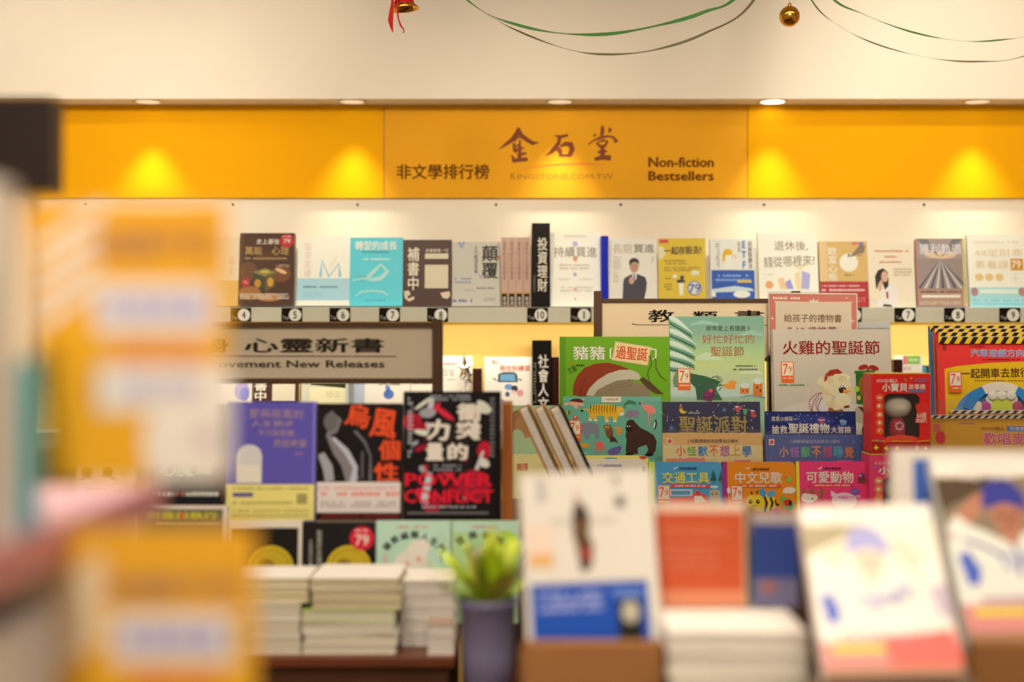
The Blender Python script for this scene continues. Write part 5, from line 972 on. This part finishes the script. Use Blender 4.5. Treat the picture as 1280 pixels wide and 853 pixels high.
# magazines with a ball player
ILL[:] = [1.0, .82, .6]
def mag(label, r, Y, lean, yaw, roll, w_, bright):
    X0, Y0, X1, Y1_ = r
    Zm(X0, Y0, 1)
    W_ = X1-X0; H_ = Y1_-Y0
    f = lambda *p: [(p[i]*W_, p[i+1]*H_) for i in range(0, len(p), 2)]
    def rc(a, b, c, d, col): return rect(a*W_, b*H_, c*W_, d*H_, col)
    def el(a, b, c, d, col, rot=0): return ell(a*W_, b*H_, c*W_, d*H_, col, 18, rot)
    skin, wh, bl, hair, hair2, skin2 = bright
    its = [rc(0, .0, 1, .13, 'FBF0DC'), rc(0, .11, 1, .46, hair), poly(f(.0, .12, .5, .12, .3, .2, .0, .3), hair2), rc(.5, .02, .58, .12, 'F0D8D0'), rc(.75, .03, .82, .12, 'F0DCD0'),
       poly(f(0, .46, .12, .36, .3, .42, .42, .48, .56, .42, .75, .38, 1, .44, 1, .76, 0, .76), wh), poly(f(0, .45, .02, .38, .16, .27, .28, .2, .34, .22, .3, .3, .18, .38, .06, .46), skin), poly(f(.0, .40, .1, .32, .18, .38, .08, .48), wh),
       poly(f(.62, .24, .72, .2, .86, .3, .92, .42, .82, .46, .72, .36), skin), poly(f(.8, .4, .92, .32, 1, .36, 1, .48), wh),
       poly(f(.36, .38, .56, .38, .52, .45, .46, .5, .4, .46), skin), el(.46, .31, .12, .1, skin), el(.42, .33, .035, .02, skin2), el(.51, .33, .035, .02, skin2), el(.465, .385, .05, .012, skin2), poly(f(.3, .26, .33, .17, .42, .13, .54, .14, .61, .2, .62, .27, .5, .23, .4, .23), bl), poly(f(.28, .27, .4, .22, .54, .22, .66, .29, .6, .3, .46, .26, .34, .29), bl),
       line(f(.46, .49, .47, .58, .46, .66), 4, bl), line(f(.12, .46, .26, .5, .38, .56), 4, bl), line(f(.72, .44, .62, .52), 4, bl), poly(f(.05, .54, .13, .52, .19, .62, .17, .7, .08, .7), '5060A8'), poly(f(.86, .5, 1, .48, 1, .7, .9, .66), 'C0A8A8'), el(.78, .64, .1, .06, 'E0D4CC'), el(.3, .68, .14, .05, 'E4D8D0')]
    tt = [text('Dodgers', .35*W_, .5*H_, .78*W_, .62*H_, '8888A8', .01, rot=-.25), greek(.15*W_, .75*H_, .8*W_, .80*H_, 'B88888', 1), text('野球', .2*W_, .02*H_, .5*W_, .13*H_, 'F8E8E0', .02)]
    band = [rc(0, .8, 1, .98, 'D88878'), rc(.08, .82, .6, .86, 'E0C040'), poly(f(.45, .78, .98, .74, 1, .98, .5, .98), 'E86858'), rc(0, .94, 1, 1, 'A87858')]
    return book('magazine', label, 'magazine', r, Y, .02, lean, yaw, roll, cover=wh, pages='B89870', back='8A4A38', parts=[('cover_picture', its), ('band', band), ('title', tt)], group='ball player magazines on the front table')
zm = cradle('kraft cardboard easel at the lower right corner, under the rear magazine', 1205, 1372, 1.47, 800, 0)
ymb = CY+(ZC-zm-.001)*F/1.51
mag('rear ball player magazine at the right edge, darker faced', (1213, 572, 1398, ymb), 1.51, 36, 0, -1, None, ('B87858', 'E4D8D0', '3C3C80', '8A7458', '54402C', '7A4430'))
# small riser under the front magazine
a = Wp(1025, 862, 1.34)
rs = root('acrylic_riser', 'cream block riser beneath the front magazine', 'display stand', (a.x, 1.31, ZF)); mb = MB(); mb.box(-.0, .16, 0, .1, 0, Wp(0, 868, 1.34).z-ZF, alb('6A5036')); mb.build('riser_block', SOLID, rs, bevel=.002)
mag('front ball player magazine, bright light washed into its colours, tilted left', (1032, 632, 1207, 864), 1.34, 36, 0, -1, None, ('ECC8A4', 'F8ECDC', 'A49CB8', 'F0DCB8', 'A8946C', 'C89880'))  # same cover as the rear; its bright wash is painted into the palette
ILL[:] = [.9, .72, .5]
Zm(0, 0, 1)
a = Wp(1120, 562, 1.66)
book('book', 'white book with a blue stripe standing behind the magazines', 'book', (1122, 562, 1300, CY+(ZC-ZF)*F/1.66), 1.66, .02, 4, cover='E8D8C0', parts=[('cover_picture', [rect(1148, 575, 1172, 900, '4A64A0'), rect(1172, 575, 1176, 900, 'D8C8A8')])], group='blurred foreground books')

# potted plant
ILL[:] = [.6, .45, .28]
pl = root('potted_plant', 'small potted plant with yellow-green leaves in a violet-grey pot', 'plant', (Wp(610, 0, 1.75).x, 1.75, ZF))
hp = zt(748, 1.75)-ZF
mb = MB(); mb.lathe([(0, 0), (.026, 0), (.031, hp*.5), (.036, hp-.008), (.038, hp-.006), (.038, hp), (.034, hp), (.032, hp-.012), (0, hp-.012)], alb('5C5058')); mb.build('pot', mat('violet_ceramic', None, .45, noise=.15, nscale=20), pl)
mb = MB(); mb.lathe([(0, hp-.011), (.031, hp-.011)], alb('3A2414')); mb.build('soil', SOLID, pl)
leafm = mat('leaf_green', None, .5, noise=.25, nscale=40)
rr = random.Random(8)
for k in range(70):
    an = rr.uniform(0, 6.28); L_ = rr.uniform(.065, .125); el_ = rr.uniform(.65, 1.5); wd = rr.uniform(.006, .011)
    cc = alb(rr.choice(['A0A018', 'B8B430', '7E8412', '969818', 'CCC850'])); d = Vector((math.cos(an)*math.cos(el_), math.sin(an)*math.cos(el_), math.sin(el_))); sd = Vector((-math.sin(an), math.cos(an), 0))
    p = Vector((d.x*.012, d.y*.012, hp-.011)); vs = []; n = 5
    for i in range(n+1):
        t_ = i/n; c_ = p+d*L_*t_+Vector((0, 0, -.02*t_*t_)); w2 = wd*math.sin(math.pi*min(1, t_*.93+.04))
        vs += [c_-sd*w2, c_+Vector((0, 0, -.002)), c_+sd*w2]
    mb = MB(); mb.add(vs, [(i*3+j, i*3+j+1, i*3+j+4, i*3+j+3) for i in range(n) for j in (0, 1)], cc, True); mb.build('leaf', leafm, pl)

# ------------------------------------------------------------------ left rack right before the camera
ILL[:] = [.95, .75, .45]
rk = root('side_bookcase', 'blurred cream bookcase end at the far left with a black head board', 'bookcase', (-.252, 1.02, 0))
creamb = mat('cream_laminate', (.80, .70, .54), .5, noise=.04, nscale=6)
mb = MB(); mb.box(-.55, -.0, -.62, .0, ZC-.118, ZC-.104, alb('C89484')); mb.build('shelf_board', SOLID, rk)
mb = MB(); mb.box(-.0, .003, -.62, -.0, ZC-.122, ZC-.100, alb('C87868')); mb.build('price_strip', SOLID, rk)['label'] = 'pinkish price strip along the shelf edge'
mb = MB(); mb.box(-.55, -.02, -.0, .02, .03, ZC-.12, (1,1,1,1)); mb.build('end_panel', creamb, rk)
mb = MB(); mb.box(-.55, -.02, -.62, -.0, .0, .03, (1,1,1,1)); mb.build('plinth', creamb, rk)
mb = MB(); mb.box(-.55, -.02, -.62, -.05, 1.085, 1.0995, (1,1,1,1)); mb.build('shelf_board', creamb, rk)
# tall cream unit and black head board behind it
a = Wp(36, 240, 1.4)
tu = root('tall_unit', 'cream upright unit topped by a black header block, upper left edge', 'bookcase', (a.x, 1.4, 0))
mb = MB(); mb.box(-.35, 0, 0, .03, 0, a.z, (1,1,1,1)); mb.build('upright_panel', creamb, tu)
b_ = Wp(68, 124, 1.4)
mb = MB(); mb.box(-.35, b_.x-a.x, -.01, .03, a.z+.0005, b_.z, alb('1E100A')); mb.build('header_block', SOLID, tu, bevel=.002)
# books on the near shelf, spines towards the aisle
sh = ZC-.104
for k, (y0, t_, c, hh, lab) in enumerate(((.60, .045, 'E8D4B4', .185, 'cream'), (.648, .035, 'E8D8BC', .19, 'white'), (.686, .022, '5A4868', .09, 'short violet'), (.711, .04, 'EEDCC0', .186, 'ivory'), (.7535, .036, '30B0A8', .094, 'turquoise'))):
    z = sh; r = root('book', lab+' book upright on the near left shelf'+(', nearest the yellow cards' if k == 4 else ''), 'book', (-.262, y0, z), (0, 0, 0), 'blurred books on the near left shelf')
    mb = MB(); mb.box(-.14, 0, 0, .001, 0, hh, alb(c)).box(-.14, 0, t_-.001, t_, 0, hh, alb(c)).box(-.001, 0, .001, t_-.001, 0, hh, alb(c)); mb.build('cover', GLOSS, r)
    mb = MB(); mb.box(-.139, -.001, .001, t_-.001, .001, hh-.001, alb('E0D0B0')); mb.build('page_block', PAGES, r)
# lower books below the shelf
for k, (c, lab) in enumerate((('E6D4B4', 'cream book under the near left shelf'), ('DCC8A6', 'beige book under the near left shelf'))):
    y0 = .66+.082*k; r = root('book', lab, 'book', (-.262, y0, 1.1), (0, 0, 0), 'books below the near left shelf')
    mb = MB(); mb.box(-.14, 0, 0, .001, 0, .2, alb(c)).box(-.14, 0, .079, .08, 0, .2, alb(c)).box(-.001, 0, .001, .079, 0, .2, alb(c)); mb.build('cover', GLOSS, r)
    mb = MB(); mb.box(-.139, -.001, .001, .079, .001, .199, alb('D8C8A8')); mb.build('page_block', PAGES, r)
# yellow shelf-talker cards
def talker(label, rct, Y, body, patches, words, outline):
    x0, y0, x1, y1 = rct; a = Wp(x0, y1, Y)
    r = root('shelf_card', label, 'card', a, (0, 0, 0), 'yellow promotion cards clipped to the near left shelf')
    mp = lambda px, py: ((px-x0)/F*Y, (y1-py)/F*Y)
    mb = MB(); mb.slab([mp(*_p(*p)) for p in outline], 0, .0012, alb(body)); mb.build('card', PRINT, r)
    print_part('striped_corner', patches, mp, r, -.0002); print_part('card_lettering', words, mp, r, -.0006)
    return r, mp
ILL[:] = [.74, .64, .34]
Zm(0, 0, 1)
str_ = [poly([(38+0, 300+i*34), (48, 280+i*34), (48+80-i*2, 270-70+i*34+40), (128, 262+i*34-20)], 'EFC890') for i in range(4)]
str_ = [line([(48, 312+i*31), (128-i*3, 262+i*31)], 14, 'F2D09C') for i in range(4)]
talker('upper yellow promotion card, heavily blurred, with white text boxes', (34, 252, 283, 600), .80, 'E9A41E', str_+[rect(118, 352, 268, 418, 'F6DDB8'), rect(120, 456, 288, 515, 'F0DCC0'), poly([(190, 515), (288, 515), (288, 590), (270, 600), (185, 600), (178, 540)], 'F2D8B0')],
  [text('非讀不可', 118, 285, 268, 325, 'A8743A', .05), text('新書推薦', 128, 366, 258, 402, 'A89CA8', .04), text('特別企劃', 146, 430, 250, 450, 'E07848', .03), text('限時', 150, 470, 250, 500, 'B8ACB0', .04), ell(262, 548, 16, 14, 'B8A080'), rect(116, 458, 122, 512, '8A6A40')],
  [(34, 252), (283, 252), (283, 600), (60, 600)])
str2 = [line([(72, 745+i*28), (130, 700+i*28)], 22, 'E4B878') for i in range(4)]
talker('lower yellow promotion card, heavily blurred, with one white text box', (70, 660, 320, 960), .80, 'E8A524', str2+[rect(140, 765, 296, 830, 'EDD3AE')],
  [text('非讀不可', 135, 718, 302, 752, 'A87840', .05), text('新書推薦', 152, 780, 275, 815, 'A094A8', .04), text('特別企劃', 165, 840, 270, 862, 'E07040', .03), rect(290, 775, 297, 820, '8A7A50')],
  [(70, 660), (320, 660), (320, 960), (70, 960)])
# clips that hold the cards to the shelf strip
for py in (598, 662):
    a = Wp(75, py, .80)
# wire holder joining the two cards to the price strip
hz = root('card_clip', 'thin clear clip holding the two yellow cards to the shelf edge', 'clip', (-.250, .8015, ZC-.125))
mb = MB(); mb.box(-.0, .012, .0, .0015, -.07, .12, (1,1,1,1)); mb.build('clip_strip', FILM, hz)

# ------------------------------------------------------------------ festive hangings
gm = mat('green_metallic_ribbon', (.035, .15, .035), .4, metal=.1, noise=.2, nscale=30)
def catmull(P, n=10):
    P = [Vector(p) for p in P]; P = [P[0]*2-P[1]]+P+[P[-1]*2-P[-2]]; out = []
    for i in range(1, len(P)-2):
        for k in range(n):
            t = k/n; a, b, c, d = P[i-1:i+3]
            out.append(.5*((2*b)+(-a+c)*t+(2*a-5*b+4*c-d)*t*t+(-a+3*b-3*c+d)*t**3))
    return out+[P[-2]]
def ribbon(label, pts, w, Y, tw0, tw1, m):
    P = catmull([Wp(x, y, Y) for x, y in pts]); n = len(P); vs = []; fs = []
    o0 = P[0].copy()
    for i, p in enumerate(P):
        t = (P[min(i+1, n-1)]-P[max(i-1, 0)]).normalized(); up = Vector((0, -1, 0)).cross(t).normalized(); fwd = Vector((0, 1, 0))
        a = tw0+(tw1-tw0)*i/(n-1)+.25*math.sin(i*.35); d = (up*math.sin(a)+fwd*math.cos(a))*w/2
        q = fwd*0; nn = d.cross(t).normalized()*.0002
        vs += [p+d-o0+nn, p-d-o0+nn, p-d-o0-nn, p+d-o0-nn]
    for i in range(n-1):
        for j in range(4): fs.append((i*4+j, i*4+(j+1) % 4, i*4+4+(j+1) % 4, i*4+4+j))
    mb = MB(); mb.add(vs, fs, (1,1,1,1), False); o = mb.build('garland_ribbon', m, None, o0); tag(o, label, 'garland', 'green ribbons hung in swags'); return o
gm2 = mat('olive_ribbon_back', (.11, .11, .06), .45, metal=.1, noise=.2, nscale=30)
topz = lambda x, Y: CY-(HC-ZC)*F/Y
yc = CY-(HC-ZC)*F/3.3
ribbon('upper green ribbon swag left of the gold bauble', [(430, yc), (500, -120), (560, -28), (600, 12), (650, 32), (705, 42), (765, 42), (830, 30), (880, 15), (925, -10), (980, -120), (1010, yc)], .011, 3.3, .3, 1.1, gm)
ribbon('lower green ribbon swag left of the gold bauble', [(400, yc), (480, -140), (555, -30), (605, 15), (655, 42), (715, 63), (765, 68), (820, 62), (880, 42), (940, 3), (990, -110), (1025, yc)], .008, 3.33, .1, 1.1, gm2)
ribbon('upper green ribbon swag right of the gold bauble', [(960, yc), (990, -90), (1035, -8), (1080, 18), (1140, 40), (1200, 51), (1250, 50), (1300, 40), (1360, 0), (1420, yc)], .008, 3.3, .9, .1, gm)
ribbon('lower green ribbon swag right of the gold bauble', [(940, yc), (975, -90), (1012, -4), (1045, 30), (1095, 55), (1160, 72), (1220, 77), (1280, 70), (1350, 30), (1430, yc)], .007, 3.33, .5, .5, gm2)
gold = mat('polished_gold', (.72, .36, .06), .12, metal=1, noise=.03)
bb = root('gold_bauble', 'shiny gold bauble hanging on a thread from the ceiling', 'ornament', Wp(987, 20.5, 3.38))
mb = MB(); R0 = 13/F*3.38; mb.lathe([(R0*math.sin(i*math.pi/20), -R0*math.cos(i*math.pi/20)) for i in range(21)], (1,1,1,1), n=32); mb.build('ball', gold, bb)
mb = MB(); mb.lathe([(0, R0+.006), (.0045, R0+.006), (.005, R0-.001), (0, R0-.001)], (1,1,1,1), n=16); mb.build('cap', gold, bb)
mb = MB(); mb.tube([(0, 0, R0+.005), (.001, 0, HC-bb.location.z)], .0006, (1,1,1,1), 6); mb.build('thread', gold, bb)
be = root('gold_bell', 'small gold and red bell with red ribbon tails at the top of the picture', 'ornament', Wp(506, 12, 3.38), (0, R(-6), 0))
sc_ = 1/F*3.38
mb = MB(); mb.lathe([(0, 26*sc_), (7*sc_, 24*sc_), (10*sc_, 16*sc_), (12*sc_, 7*sc_), (18.5*sc_, 1*sc_), (18*sc_, 0), (16*sc_, .5*sc_), (10.5*sc_, 7*sc_), (8*sc_, 16*sc_), (0, 22*sc_)], (1,1,1,1), n=28); mb.build('bell_body', gold, be)
redm = mat('red_ribbon', (.34, .006, .006), .6, noise=.15, nscale=40, spec=.1)
mb = MB(); mb.lathe([(9.2*sc_, 20*sc_), (11*sc_, 13*sc_), (12.8*sc_, 8*sc_), (13.0*sc_, 5.5*sc_)], (1,1,1,1), n=28); mb.build('painted_band', redm, be)
def tail(pts, ws):
    P = [Wp(x, y, 3.38)-Wp(506, 12, 3.38)+Vector((0, -.037, 0)) for x, y in pts]; vs = []
    for i, p in enumerate(P):
        w2 = ws[i]*sc_/2; vs += [p+Vector((-w2, 0, 0)), p+Vector((w2, .002*math.sin(i), 0)), p+Vector((w2, .0008, 0)), p+Vector((-w2, .0008, 0))]
    mb = MB(); mb.add(vs, [(i*4+j, i*4+(j+1) % 4, i*4+4+(j+1) % 4, i*4+4+j) for i in range(len(P)-1) for j in range(4)], (1,1,1,1)); mb.build('ribbon_tail', redm, be)
tail([(496, -18), (494.5, -6), (493, 5), (490, 18), (488, 28), (488.5, 36), (489.3, 43)], [4, 4, 3.2, 5.5, 6.5, 4, 1])
tail([(500, -10), (499, 5), (497.5, 17), (498, 28), (500, 36), (503, 41), (503, 45), (500, 44)], [2, 2, 2, 2, 2.4, 1.6, 1.2, .8])
mb = MB(); mb.tube([(0, 0, 25*sc_), (.002, 0, HC-be.location.z)], .0007, (1,1,1,1), 6); mb.build('thread', gold, be)
